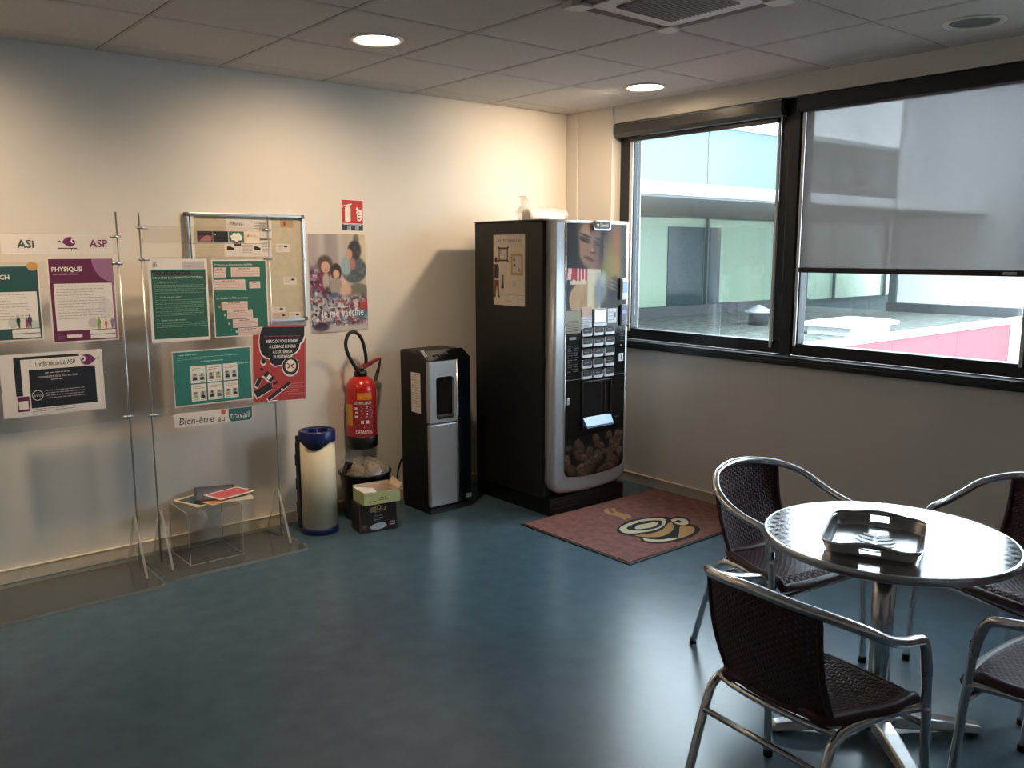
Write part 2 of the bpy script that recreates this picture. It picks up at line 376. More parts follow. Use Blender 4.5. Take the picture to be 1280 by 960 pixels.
for a, b in ((6.02, 6.9), (7.0, 7.32), (9.75, 9.95)): MB(o).box((a, 4.075, .70), (b, 4.0895, 1.96)).build('reflection_panel', m_dgl, gb)  # dark panels stand in for the reflection inside the glazing, no real doors
MB(o).box((.36, 1.02, 2.115), (9.77, 4.088, 2.14)).build('canopy_soffit', mat('soffit_grey', rgb(72, 80, 84), .7), gb)
MB(o).box((.36, 1.0, 2.14), (9.77, 4.088, 2.262)).build('canopy', mat('canopy_white', rgb(238, 240, 240), .5), gb, bevel=.02)
MB(o).box((.36, 4.0, 3.525), (16, 6.1, 3.61)).build('roof_edge', mat('roof_edge_white', rgb(225, 230, 230), .5), gb)
wb = thing('white_building', 'plain white building beyond the gravel roof, at the right of the view', 'building', (12, -3, 0))
MB((-12, 3, 0)).box((9.78, -9, -3.1), (15, 2.43, 6.5)).build('wall', mat('white_render', rgb(205, 208, 212), .85, var=.02, scale=1), wb)
MB((-12, 3, 0)).box((9.70, -9.05, 6.5), (15.05, 2.5, 6.62)).build('parapet_cap', mat('kerb_grey', rgb(62, 66, 70), .7), wb)
MB((-12, 3, 0)).box((9.72, 2.31, .6), (9.779, 2.43, 2.11)).build('corner_post', mat('mullion_grey', rgb(64, 76, 80), .4), wb)
MB((-5, -2.2, 0)).box((9.01, .10, -3.1), (9.77, .299, .555)).build('end_pier', mat('white_render', rgb(205, 208, 212), .85, var=.02, scale=1), low)
MB((-5, -2.2, 0)).box((9.60, .38, .60), (9.77, 2.40, .74)).build('roof_kerb', mat('kerb_grey', rgb(62, 66, 70), .7), low)
sk = thing('skylight', 'flat white skylight dome on a kerb on the gravel roof', 'skylight', (5.55, .80, .60))
MB().box((-.47, -.28, 0), (.47, .28, .10)).build('kerb', mat('kerb_light', rgb(170, 174, 174), .6), sk)
MB().skin([[(-.55, -.36, .10), (.55, -.36, .10), (.55, .36, .10), (-.55, .36, .10)], [(-.55, -.36, .135), (.55, -.36, .135), (.55, .36, .135), (-.55, .36, .135)], [(-.40, -.22, .17), (.40, -.22, .17), (.40, .22, .17), (-.40, .22, .17)]], smooth=False).build('dome', mat('skylight_white', rgb(232, 236, 236), .3), sk, bevel=.01)
vt = thing('roof_vent', 'small grey metal vent with a conical cap on the gravel roof', 'vent', (5.67, 2.18, .60))
m_zinc = mat('zinc', rgb(62, 68, 70), .45, .3)
MB().lathe([(.13, 0), (.125, .16), (.125, .19)], 20).build('pipe', m_zinc, vt)
MB().lathe([(.17, .165), (.185, .17), (.19, .185), (.06, .25), (.03, .27)], 20).build('cap', mat('zinc_light', rgb(180, 186, 188), .4, .3), vt)

# ================================================================== ceiling fittings
def downlight(x, y, label, on, watts=0, aim=(0, .80, -1)):
    t = thing('ceiling_downlight', label, 'ceiling light', (x, y, H), group='round recessed ceiling lights')
    MB().lathe([(.122, .004), (.122, -.006), (.112, -.010), (.098, -.004), (.098, .004)], 40, cap=False).build('trim_ring', M_white if not on else mat('ring_white', rgb(235, 230, 222), .4), t)
    if on:
        MB().lathe([(.0975, -.001), (.0975, -.003)], 40).build('diffuser', emit_mat('lamp_glow', LAMP_COLOR, LAMP_STRENGTH), t)
        ld = bpy.data.lights.new('downlight_beam', 'SPOT'); ld.energy = watts; ld.color = LAMP_COLOR; ld.spot_size = math.radians(112); ld.spot_blend = 1; ld.shadow_soft_size = .07
        lo = bpy.data.objects.new('downlight_beam', ld); COL.objects.link(lo); lo.parent = t; lo.location = (0, 0, -.02); lo.rotation_euler = Vector(aim).to_track_quat('-Z', 'Y').to_euler()
    else:
        MB().lathe([(.0975, -.001), (.085, -.003)], 40).build('diffuser', mat('unlit_diffuser', rgb(120, 124, 122), .25), t)
downlight(-2.183, -1.067, 'lit round downlight in the ceiling above the notice boards', True, 70)
downlight(-.366, -1.084, 'lit round downlight in the ceiling by the window, in front of the vending machine', True, 95, (-.2, 1.05, -.85))
downlight(-4.0, -1.06, 'lit round downlight left of the frame, above the left display stand', True, 76)
downlight(-.389, -2.944, 'unlit round downlight beside the window, right of the ceiling air conditioner', False)
# cassette air conditioner
t = thing('ceiling_air_conditioner', 'white square ceiling cassette air conditioner with a dark centre grille', 'air conditioner', (-1.6155, -2.352, H))
m_ac = mat('ac_white', rgb(218, 214, 204), .45)
fr = .305
p = MB()
for a in range(4):
    c, s = [(1, 0), (0, 1), (-1, 0), (0, -1)][a]
    # outer beam and inner beam of each side
    def q(u, v, z): return (u*c-v*s, u*s+v*c, z)
    for v0, v1, l in ((.222, .240, .24),):
        for z0, z1 in ((-.018, .02),):
            a0 = [q(-l, v0, z0), q(l, v0, z0), q(l, v1, z0), q(-l, v1, z0)]; b0 = [q(-l, v0, z1), q(l, v0, z1), q(l, v1, z1), q(-l, v1, z1)]
            p.skin([b0, a0], True, True, False)
p.build('inner_frame', m_ac, t)
MB().box((-.302, -.300, .012), (.302, .300, .03)).build('slot_recess', mat('slot_dark', rgb(40, 36, 32), .8), t)
for a in range(4):
    c, s = [(1, 0), (0, 1), (-1, 0), (0, -1)][a]
    def q(u, v, z): return (u*c-v*s, u*s+v*c, z)
    MB().skin([[q(-.222, .244, .004), q(.222, .244, .004), q(.222, .298, .004), q(-.222, .298, .004)], [q(-.222, .244, -.012), q(.222, .244, -.012), q(.222, .300, -.014), q(-.222, .300, -.014)]], True, True, False).build('air_flap', mat('flap_shadow', rgb(78, 70, 60), .6), t)  # flaps coloured dark to paint in the shadow along the louver edges
    MB().prism([(.226, .226), (.300, .226), (.316, .262), (.316, .316), (.262, .316), (.226, .300)], lambda x, y: q(x, y, .015), lambda x, y: q(x, y, -.024)).build('corner_cap', m_ac, t, bevel=.004)
    gr = .2
MB().box((-.221, -.221, -.004), (.221, .221, .012)).build('grille_back', mat('grille_dark', rgb(44, 40, 36), .7), t)
fins = MB()
for k in range(18):
    y = -.165+k*.0194; fins.box((-.165, y-.0035, -.026), (.165, y+.0025, -.012))
for k in range(13):
    x = -.165+k*.0275; fins.box((x-.002, -.165, -.013), (x+.002, .165, -.004))
o = fins.build('grille', mat('grille_beige', rgb(150, 142, 130), .5), t); o['kind'] = 'stuff'
gf = MB()
for x0, y0, x1, y1 in ((-.221, -.221, .221, -.168), (-.221, .168, .221, .221), (-.221, -.168, -.168, .168), (.168, -.168, .221, .168)): gf.box((x0, y0, -.0175), (x1, y1, -.004))
gf.build('grille_frame', m_ac, t)

# ================================================================== entrance mat
t = thing('door_mat', 'brownish-red mat with a coffee cup picture, in front of the vending machine', 'mat', (-.60, -1.355, 0))
o = (.60, 1.355, 0)
MB(o).box((-1.20, -1.79, 0), (-.005, -.925, .006)).build('rubber_border', M_rubber, t, bevel=.003)
MB(o).box((-1.183, -1.773, .004), (-.022, -.942, .0095)).build('pile', mat('red_brown_pile', rgb(130, 86, 80), .95, var=.22, scale=24, bump=.8, bscale=500), t)
CUP = dict(
out=[(-.845,-1.364),(-.781,-1.329),(-.683,-1.305),(-.594,-1.314),(-.506,-1.34),(-.446,-1.39),(-.434,-1.424),(-.388,-1.429),(-.365,-1.482),(-.4,-1.542),(-.445,-1.578),(-.438,-1.616),(-.478,-1.672),(-.542,-1.705),(-.639,-1.729),(-.745,-1.723),(-.834,-1.692),(-.887,-1.644),(-.89,-1.593),(-.856,-1.548),(-.869,-1.504),(-.887,-1.45),(-.879,-1.401)],
rim=[(-.834,-1.374),(-.774,-1.344),(-.677,-1.329),(-.588,-1.338),(-.511,-1.374),(-.487,-1.413),(-.52,-1.456),(-.602,-1.501),(-.692,-1.515),(-.771,-1.5),(-.843,-1.466),(-.861,-1.425)],
ring=[(-.796,-1.397),(-.747,-1.371),(-.648,-1.362),(-.573,-1.383),(-.53,-1.419),(-.55,-1.454),(-.627,-1.494),(-.698,-1.492),(-.754,-1.471),(-.795,-1.437)],
coffee=[(-.753,-1.42),(-.702,-1.395),(-.633,-1.407),(-.567,-1.421),(-.58,-1.447),(-.652,-1.473),(-.723,-1.458),(-.76,-1.44)],
body=[(-.847,-1.505),(-.753,-1.541),(-.653,-1.538),(-.528,-1.481),(-.498,-1.475),(-.554,-1.541),(-.619,-1.585),(-.709,-1.613),(-.776,-1.602),(-.83,-1.553)],
saucer=[(-.679,-1.675),(-.614,-1.632),(-.524,-1.566),(-.476,-1.598),(-.493,-1.646),(-.563,-1.688),(-.653,-1.701),(-.706,-1.698)],
sauc2=[(-.846,-1.564),(-.87,-1.609),(-.81,-1.672),(-.728,-1.696),(-.693,-1.684),(-.737,-1.664),(-.794,-1.645),(-.831,-1.602)],
handle=[(-.473,-1.453),(-.412,-1.457),(-.395,-1.499),(-.419,-1.541),(-.463,-1.568),(-.499,-1.556),(-.508,-1.517)],
hole=[(-.475,-1.48),(-.437,-1.484),(-.447,-1.517),(-.482,-1.525)],
st1=[(-.648,-1.067),(-.606,-1.046),(-.593,-1.057),(-.638,-1.116),(-.609,-1.19),(-.633,-1.243),(-.682,-1.273),(-.662,-1.209),(-.681,-1.134)],
st2=[(-.585,-1.074),(-.555,-1.074),(-.599,-1.134),(-.585,-1.215),(-.605,-1.257),(-.64,-1.265),(-.619,-1.215),(-.635,-1.153)])
mc = mat('mat_cream', rgb(206, 196, 170), .9, var=.1, scale=60); mt = mat('mat_tan', rgb(176, 136, 88), .9, var=.12, scale=60); mk = mat('mat_black', rgb(26, 22, 22), .9)
for k, m, l, nm in (('out', mk, 1, 'cup_outline'), ('rim', mc, 2, 'cup_rim'), ('ring', mk, 3, 'coffee_ring'), ('coffee', mc, 4, 'coffee'), ('body', mt, 2, 'cup_body'), ('saucer', mt, 2, 'saucer'), ('sauc2', mc, 2, 'saucer_edge'), ('handle', mc, 2, 'cup_handle'), ('hole', mk, 3, 'handle_hole'), ('st1', mt, 1, 'steam'), ('st2', mt, 1, 'steam')):
    pts = [(a, b) for a, b in CUP[k]]
    ar = sum(pts[i][0]*pts[(i+1) % len(pts)][1]-pts[(i+1) % len(pts)][0]*pts[i][1] for i in range(len(pts)))
    if ar < 0: pts = pts[::-1]
    sp = [Vector((a, b, 0)) for a, b in pts]; sp = cat_path(sp+[sp[0]], 4)[:-1] if len(pts) > 5 else sp
    MB(o).face([(v.x, v.y, .0095+.0004*l) for v in sp]).build(nm, m, t)
# ================================================================== printed sheets
def sheet(label, cat, x, y, z, wd, ht, roll=0, rz=0, paper=None, th=.0008, group=None, name='poster'):
    t = thing(name, label, cat, (x, y, z), (0, roll, rz), group)
    MB().box((-wd/2, 0, -ht/2), (wd/2, th, ht/2)).build('paper', paper or M_paper, t)
    return t, Print(t), wd/2, ht/2
K_dk = ink(30, 34, 40); K_wh = ink(236, 228, 220); K_gr = ink(150, 140, 134); K_lt = ink(196, 184, 176)
def person_print(P, name, m, x, z, h, layer=3):
    wd = h*.16
    P.poly(name, m, [(x-wd*.5, z), (x-wd*.15, z), (x, z+h*.25), (x+wd*.2, z), (x+wd*.55, z), (x+wd*.6, z+h*.4), (x+wd*.95, z+h*.5), (x+wd*.75, z+h*.78), (x+wd*.2, z+h*.82), (x+wd*.45, z+h*.9), (x+wd*.2, z+h*.98), (x-wd*.2, z+h*.98), (x-wd*.45, z+h*.9), (x-wd*.2, z+h*.82), (x-wd*.75, z+h*.78), (x-wd*.95, z+h*.45), (x-wd*.6, z+h*.4)], layer)
def circle_text(P, name, m, x, z, r, n=20):
    for k in range(n):
        a, b = 2*PI*k/n, 2*PI*(k+1)/n
        P.poly(name, m, [(x+r*math.cos(a), z+r*math.sin(a)), (x+r*math.cos(b), z+r*math.sin(b)), (x+r*.86*math.cos(b), z+r*.86*math.sin(b)), (x+r*.86*math.cos(a), z+r*.86*math.sin(a))][::-1], 5)

# ------------------------------------------------------------------ acrylic display stands
SY = -.25
def clear_plate(name, pts, y0, y1, parent):
    """clear sheet with its cut edge as a paler rim"""
    p = MB().plate(pts, y0, y1).build(name, M_acryl, parent)
    p.data.materials.append(M_acedge)
    for q in p.data.polygons:
        if len(q.vertices) == 4 and abs(q.normal.y) < .5: q.material_index = 1
    return p
def display_stand(label, x0, x1, yo, header, panel):
    t = thing('display_stand', label, 'display stand', ((x0+x1)/2, yo, 0))
    h = (x1-x0)/2; e = .045
    pts = []
    for cx, cy, a in ((h+e-.05, -.27+.05, -90), (h+e-.02, .20-.02, 0), (-h-e+.02, .20-.02, 90), (-h-e+.05, -.27+.05, 180)):
        r = .05 if cy < 0 else .02
        for k in range(6):
            th = math.radians(a+18*k); pts.append((cx+r*math.cos(th), cy+r*math.sin(th)))
    b = MB().slab(pts, 0, .015).build('base_plate', M_acbase, t); b.data.materials.append(M_acedge)
    for q in b.data.polygons:
        if abs(q.normal.z) < .5: q.material_index = 1
    for s in (-1, 1):
        MB().tube([(s*h, 0, .02), (s*h, 0, 1.775)], .0042, 10).build('rod', M_steel, t)
        gx = s*h
        g = MB().prism([(-.145, .015), (.155, .015), (.015, .290), (-.012, .290)], lambda y, z: (gx-.006-s*.011, y, z), lambda y, z: (gx+.006-s*.011, y, z)).build('gusset', M_acryl, t)
        g.data.materials.append(M_acedge)
        for q in g.data.polygons:
            if abs(q.normal.x) < .5: q.material_index = 1
        for z in (header[1]-.012, panel[1]-.012, panel[0]+.014):
            c = MB().tube([(gx-s*.035, -.006, z), (gx+s*.014, -.006, z)], .0065, 10)
            c.build('panel_clamp', M_steel, t)
    clear_plate('header_panel', rrect(-h+.010, header[0], h-.010, header[1], .004, 2), -.006, -.003, t)
    clear_plate('main_panel', rrect(-h+.010, panel[0], h-.010, panel[1], .004, 2), -.006, -.003, t)
    if header[2]: MB().box((-h+.2, -.022, header[0]-.003), (h-.02, -.006, header[0])).build('header_lip', M_acedge, t)
    return t
s2 = display_stand('clear acrylic display stand in front of the notice board, with green posters', -3.037, -2.383, SY, (1.632, 1.715, True), (.770, 1.565, 0))
s1 = display_stand('clear acrylic display stand at the left edge, carrying the ASi and ASP header', -3.805, -3.151, SY-.035, (1.578, 1.672, False), (.785, 1.548, 0))
PY = SY-.0070                 # fronts of the sheets on stand 2
PY1 = SY-.035-.0070           # and on stand 1
# --- stand 1: header strip, two posters, one info sheet
t, P, w2, h2 = sheet('long white header strip reading ASi and ASP with a purple bird between them', 'sign', -3.405, PY1, 1.626, .46, .088)
P.text('lettering', ink(54, 84, 84), 'ASi', -.168, -.018, h=.036, bold=.02); P.text('lettering', ink(128, 50, 100), 'ASP', .128, -.014, h=.034, bold=.02)
mb = ink(116, 46, 102)
def bird(P, x, z, r, s=1, L=2):
    P.poly('bird', mb, [(x+s*r*a, z+1.3*r*b) for a, b in ((-1.25, .0), (-.8, .38), (-.3, .66), (.25, .70), (.75, .48), (1.0, .1), (.85, -.3), (.4, -.58), (-.1, -.62), (-.6, -.42))][::(-1 if s > 0 else 1)], L)
    P.poly('bird_eye', K_wh, ell(x+s*r*.55, z+r*.2, r*.36, r*.42, 14), L+1); P.poly('bird_pupil', ink(40, 20, 40), ell(x+s*r*.62, z+r*.2, r*.18, r*.2, 12), L+2)
    P.poly('bird_tail', mb, [(x-s*r*1.95, z+r*.1), (x-s*r*1.35, z+r*.02), (x-s*r*1.5, z+r*.3)], L)
bird(P, .045, .008, .026)
P.rect('branch', ink(70, 40, 50), -.005, -.022, .075, -.018); P.rect('branch', ink(70, 40, 50), .05, -.030, .053, -.022); P.rect('branch', ink(70, 40, 50), .062, -.028, .085, -.025)
P.done()
def guide_poster(label, x, z, wd, ht, dark, light, head, xh, badge, cols, flip, roll=0):
    t, P, w2, h2 = sheet(label, 'poster', x, PY1, z, wd, ht, roll)
    b = .006
    P.rect('coloured_field', dark, -w2+b, -h2+b, w2-b, h2-b, 1)
    P.text('heading', K_wh, head, xh, h2-.062, h=.020, layer=4, bold=.03, align='r' if flip else 'l'); 
    rn = random.Random(len(label))
    P.lines('subheading', light, -w2+.02, w2-.16, h2-.072, h2-.084, .02, .006, 4, rn)
    P.rect('text_field', K_wh, -w2+.02 if not flip else -w2+.016, -h2+.055, w2-.016, h2-.118, 2)
    P.lines('body_text', K_lt, -w2+.03, w2-.05, h2-.128, -h2+.095, .0135, .0035, 4, rn)
    P.rect('footer_box', K_wh, w2-.125, -h2+.012, w2-.014, -h2+.030, 3); P.rect('footer_box', K_wh, w2-.125, -h2+.033, w2-.014, -h2+.052, 3)
    for k, (c, dx, hh) in enumerate(cols): person_print(P, 'figure', c, w2-dx, -h2+.056, hh, 5)
    return t, P, w2, h2
t, P, w2, h2 = guide_poster('dark green information poster under the ASi header, left edge of the photo', -3.648, 1.365, .305, .335, ink(44, 84, 84), ink(150, 180, 176), 'LE COCH', .034, True, ((ink(40, 70, 66), .098, .055), (ink(150, 84, 96), .064, .046), (ink(82, 74, 110), .052, .06)), True)
P.poly('gold_badge', ink(204, 158, 92), ell(w2-.025, h2-.006, .022, .020, 20), 5)
P.poly('tint_shape', ink(206, 208, 198), ell(w2-.12, -h2+.082, .018, .026, 16), 3); P.rect('tint_shape', ink(206, 208, 198), w2-.045, -h2+.056, w2-.018, -h2+.088, 3)
P.done()
t, P, w2, h2 = guide_poster('purple information poster headed PHYSIQUE under the ASP header', -3.318, 1.370, .285, .388, ink(104, 40, 76), ink(190, 150, 172), 'PHYSIQUE', -.126, False, ((ink(140, 164, 96), .084, .055), (ink(214, 130, 104), .054, .044), (ink(140, 132, 158), .026, .054)), False)
m_lil = ink(160, 110, 142)
arc = [(w2-.006-.092*math.cos(PI/2*k/10), h2-.006-.108*math.sin(PI/2*k/10)) for k in range(11)]
P.poly('lilac_corner', m_lil, arc+[(w2-.006, h2-.006)], 2); P.rect('lilac_edge', m_lil, w2-.014, -h2+.012, w2-.007, h2-.115, 3)
P.poly('tint_shape', ink(206, 200, 192), ell(w2-.11, -h2+.085, .022, .024, 16), 3); P.poly('tint_shape', ink(222, 214, 208), ell(w2-.05, -h2+.15, .034, .05, 18), 3)
P.rect('footer_label', K_wh, -w2+.06, -h2+.022, -w2+.125, -h2+.036, 3); P.lines('footer_text', m_lil, -w2+.02, -w2+.055, -h2+.042, -h2+.012, .011, .003, 3)
P.done()
t, P, w2, h2 = sheet('white landscape safety sheet with a navy panel and purple bird, on the left stand', 'poster', -3.470, PY1, .995, .425, .285)
P.rect('navy_frame', ink(34, 36, 46), -w2+.055, -h2+.095, w2-.10, h2-.014, 1); P.rect('plain_field', K_wh, -w2+.082, -h2+.012, w2-.02, h2-.026, 2)
P.rect('navy_panel', ink(34, 36, 46), -w2+.112, -h2+.035, w2-.035, h2-.075, 3)
P.text('heading', ink(60, 56, 70), "L'info sécurité ASP", -w2+.142, h2-.060, h=.023, width=.165, layer=4)
bird(P, w2-.066, h2-.046, .030, -1, 5)
rn = random.Random(3)
P.lines('panel_text', ink(200, 196, 196), -.035, .085, .052, .045, .02, .004, 4, rn); P.text('panel_heading', ink(220, 214, 210), 'convivialité dans nos services', -.062, .028, width=.165, h=.012, layer=4); P.lines('panel_text', ink(180, 176, 178), -.012, .062, .020, .012, .02, .004, 4, rn)
circle_text(P, 'round_emblem', ink(214, 210, 206), -.072, -.050, .024); P.text('round_emblem', ink(214, 210, 206), 'info', -.072, -.056, h=.014, align='c', layer=5)
P.lines('panel_text', ink(180, 176, 178), -.04, .125, -.030, -.068, .0115, .003, 4, rn); P.lines('footnote', K_gr, -w2+.115, w2-.12, -h2+.030, -h2+.012, .009, .003, 3, rn)
P.rect('mini_poster', ink(104, 40, 76), -w2+.058, -h2+.024, -w2+.106, -h2+.092, 3); P.rect('mini_poster_field', K_wh, -w2+.062, -h2+.034, -w2+.100, -h2+.072, 4)
P.done()
# --- stand 2
m_gn = ink(42, 104, 88); m_gn2 = ink(58, 128, 116)
t, P, w2, h2 = sheet('dark green text poster headed TOUT SAVOIR, on the right-hand stand', 'poster', -2.868, PY, 1.350, .292, .410, .004)
P.rect('green_field', ink(44, 92, 76), -w2+.014, -h2+.016, w2-.010, h2-.052, 1)
P.rect('logo_field', ink(200, 184, 184), .02, h2-.050, w2-.014, h2-.012, 1); P.text('logo', ink(110, 90, 110), 'ifi', -w2+.024, h2-.040, h=.024, layer=2)
P.lines('logo_text', ink(180, 164, 164), .03, w2-.03, h2-.022, h2-.042, .008, .002, 3)
P.text('heading', ink(16, 36, 34), 'TOUT SAVOIR', -w2+.020, h2-.080, h=.021, layer=3, bold=.03)
P.text('subheading', ink(206, 214, 200), "SUR LA PRIME DE L'INDEMNITÉ D'ACTIVITÉ IFSA", -w2+.020, h2-.097, h=.010, width=.248, layer=3, bold=.01)
rn = random.Random(5); mtx = ink(120, 158, 138)
for z0, n, hd in ((h2-.112, 5, 'Qui est concerné ?'), (h2-.185, 9, 'Quelle est son utilité ?'), (h2-.300, 3, 'Quand sera-t-elle versée ?')):
    circle_text(P, 'bullet', mtx, -w2+.034, z0-.003, .008, 12); P.text('section_heading', ink(206, 214, 200), hd, -w2+.050, z0-.006, h=.0085, layer=3)
    P.lines('body_text', mtx, -w2+.026, w2-.024, z0-.016, z0-.018-n*.0095, .0095, .003, 3, rn, .95)
P.done()
t, P, w2, h2 = sheet('green poster with white text boxes stepping down, top right of the right-hand stand', 'poster', -2.552, PY-.0012, 1.349, .296, .400, .004)
P.rect('green_field', ink(40, 100, 84), -w2+.006, -h2+.006, w2-.006, h2-.006, 1)
P.text('heading', ink(214, 220, 206), "Processus de détermination de l'IFSA :", -w2+.016, h2-.032, h=.012, width=.205, layer=3); P.text('heading', ink(214, 220, 206), "Les modalités de l'IFSA dans le temps :", -w2+.018, -.002, h=.011, width=.175, layer=3)
m_bx = ink(222, 196, 184); rn = random.Random(8)
for x0, z0, x1, z1 in ((-.138, .110, -.076, .160), (-.048, .112, .108, .160), (-.138, .044, .026, .098), (.048, .050, .108, .086), (-.106, -.060, .034, -.016), (-.078, -.105, .060, -.060), (-.050, -.153, .088, -.108), (-.022, -.196, .114, -.156)):
    P.rect('text_box', m_bx, x0, z0, x1, z1, 2); P.lines('box_heading', ink(140, 96, 92), x0+(x1-x0)*.25, x1-(x1-x0)*.3, z1-.005, z1-.010, .01, .004, 3, rn); P.lines('box_text', ink(196, 150, 140), x0+.006, x1-.006, z1-.014, z0+.003, .0085, .0025, 3, rn)
for k, (x, z) in enumerate(((-.117, -.040), (-.090, -.083), (-.070, -.130), (-.032, -.174))): P.poly('step_marker', (ink(210, 120, 96), ink(210, 206, 140), ink(150, 176, 160), ink(180, 200, 186))[k], ell(x, z, .006, .007, 10), 2)
P.done()
t, P, w2, h2 = sheet('teal landscape poster with six white cards of portraits, lower on the right-hand stand', 'poster', -2.718, PY, .952, .412, .285, 0)
P.rect('teal_field', ink(50, 122, 112), -w2+.005, -h2+.006, w2-.006, h2-.006, 1)
rn = random.Random(11)
P.lines('heading', ink(150, 196, 186), -w2+.035, -w2+.13, h2-.020, h2-.030, .02, .005, 2, rn); P.lines('heading', ink(130, 180, 170), -.05, w2-.07, h2-.036, h2-.042, .02, .004, 2, rn); P.lines('heading', ink(150, 196, 186), -.065, .06, h2-.058, h2-.066, .02, .005, 2, rn); P.lines('heading', ink(120, 170, 160), -w2+.025, -w2+.155, h2-.036, h2-.052, .008, .003, 2, rn); P.lines('side_note', ink(150, 196, 186), w2-.07, w2-.02, h2-.084, h2-.094, .02, .005, 2, rn)
skin = [ink(206, 160, 140), ink(188, 140, 118), ink(150, 104, 84)]; cl = [ink(34, 40, 46), ink(40, 60, 44), ink(112, 70, 66), ink(198, 168, 92)]
for j in range(2):
    for i in range(3):
        x0 = -w2+.087+i*.085; z1 = h2-.082-j*.094
        P.rect('portrait_card', K_wh, x0, z1-.088, x0+.077, z1, 2); P.lines('card_text', ink(200, 150, 130), x0+.008, x0+.068, z1-.012, z1-.026, .008, .003, 3, rn); P.lines('card_name', K_gr, x0+.010, x0+.032, z1-.079, z1-.084, .01, .003, 3, rn); P.lines('card_name', K_gr, x0+.048, x0+.07, z1-.079, z1-.084, .01, .003, 3, rn)
        for q in (0, 1):
            cx = x0+.021+q*.037; k = (i*2+q+j*3)
            P.rect('portrait_field', ink(186, 190, 178), cx-.013, z1-.074, cx+.013, z1-.038, 3)
            P.poly('portrait_body', cl[k % 4], [(cx-.012, z1-.073), (cx+.012, z1-.073), (cx+.009, z1-.060), (cx, z1-.056), (cx-.009, z1-.060)], 4)
            P.poly('portrait_hair', ink(52, 38, 32), ell(cx, z1-.047, .0062, .0072, 10), 4); P.poly('portrait_face', skin[k % 3], ell(cx, z1-.0495, .0042, .0055, 10), 5)
P.done()
t, P, w2, h2 = sheet('red no-smoking poster with a black cloud and vaping devices, right edge of the stand', 'poster', -2.352, PY-.0010, .990, .304, .412, .040)
P.rect('red_field', ink(178, 60, 58), -w2, -h2, w2, h2, 1)
cloud = [(-.098, .196), (.145, .196), (.145, .150), (.132, .115), (.118, .106), (.112, .080), (.095, .058), (.07, .045), (.055, .018), (.02, -.008), (-.03, -.014), (-.055, .005), (-.058, .028), (-.078, .034), (-.102, .052), (-.112, .08), (-.116, .12), (-.112, .165)]
cs = [Vector((a, b, 0)) for a, b in cloud]
P.poly('cloud_edge', K_wh, [(a*1.05+.001, b if b > .19 else b-.006) for a, b in cloud][::-1], 2); P.poly('cloud', ink(26, 20, 24), cloud[::-1], 3)
P.text('heading', K_wh, 'MERCI DE VOUS RENDRE', .015, .112, h=.017, width=.185, align='c', layer=9, bold=.02); P.text('heading', K_wh, "À L'ESPACE FUMEUR", .015, .083, h=.017, width=.155, align='c', layer=9, bold=.02); P.text('heading', K_wh, "À L'EXTÉRIEUR", .015, .055, h=.017, width=.115, align='c', layer=9, bold=.02); P.text('heading', K_wh, 'DU BÂTIMENT', .015, .027, h=.017, width=.105, align='c', layer=9, bold=.02)
P.lines('small_heading', ink(120, 50, 54), -.09, .12, .150, .142, .02, .006, 4)
P.poly('no_smoking_edge', K_wh, ell(.062, -.022, .051, .055, 24), 4); P.poly('no_smoking_disc', ink(42, 22, 24), ell(.062, -.018, .047, .050, 24), 5); P.poly('no_smoking_field', ink(240, 226, 208), ell(.062, -.017, .032, .034, 24), 6)
def bar(P, nm, m, x0, z0, x1, z1, wd, layer):
    d = Vector((x1-x0, z1-z0)).normalized(); n = Vector((-d.y, d.x))*wd/2
    P.poly(nm, m, [(x0+n.x, z0+n.y), (x0-n.x, z0-n.y), (x1-n.x, z1-n.y), (x1+n.x, z1+n.y)], layer)
bar(P, 'cigarette', ink(60, 50, 50), .044, -.030, .082, -.006, .007, 7); bar(P, 'bar_sign', ink(178, 60, 58), .040, -.002, .084, -.034, .006, 8)
P.poly('smoke_dot_edge', K_wh, ell(-.094, .010, .017, .021, 16), 2); P.poly('smoke_dot', ink(26, 20, 24), ell(-.094, .015, .013, .015, 16), 3)
for x0, z0, x1, z1, wd in ((-.140, -.165, -.052, -.120, .040), (-.068, -.222, .060, -.108, .018), (-.085, -.050, -.042, -.092, .034), (-.135, -.122, -.112, -.075, .022)):
    zz = max(z0, -.196); bar(P, 'vape_edge', K_wh, x0-.004, zz-.006, x1-.002, z1-.004, wd+.004, 2); bar(P, 'vape_body', ink(38, 32, 36), x0, zz, x1, z1, wd, 3)
bar(P, 'vape_tip', ink(38, 32, 36), -.052, -.120, -.014, -.102, .012, 3); bar(P, 'vape_tip', ink(38, 32, 36), -.095, -.036, -.108, -.024, .012, 3); bar(P, 'vape_label', K_wh, -.070, -.066, -.056, -.080, .026, 4); bar(P, 'vape_ring', K_wh, .010, -.150, .018, -.143, .018, 4); bar(P, 'vape_ring', ink(200, 110, 100), -.046, -.128, -.042, -.110, .006, 4)
P.lines('small_print', ink(216, 130, 124), .04, .142, -.115, -.180, .011, .003, 2, random.Random(2))
P.done()
t, P, w2, h2 = sheet('narrow white strip reading Bien-être au travail, at the foot of the right-hand stand', 'sign', -2.722, PY-.0004, .738, .415, .072, .02, name='paper_strip')
P.text('lettering', ink(70, 66, 66), 'Bien-être', -.185, -.024, h=.038, width=.178, layer=2, shear=.15); P.text('lettering', ink(70, 66, 66), 'au', .012, -.026, h=.034, width=.040, layer=3, shear=.15)
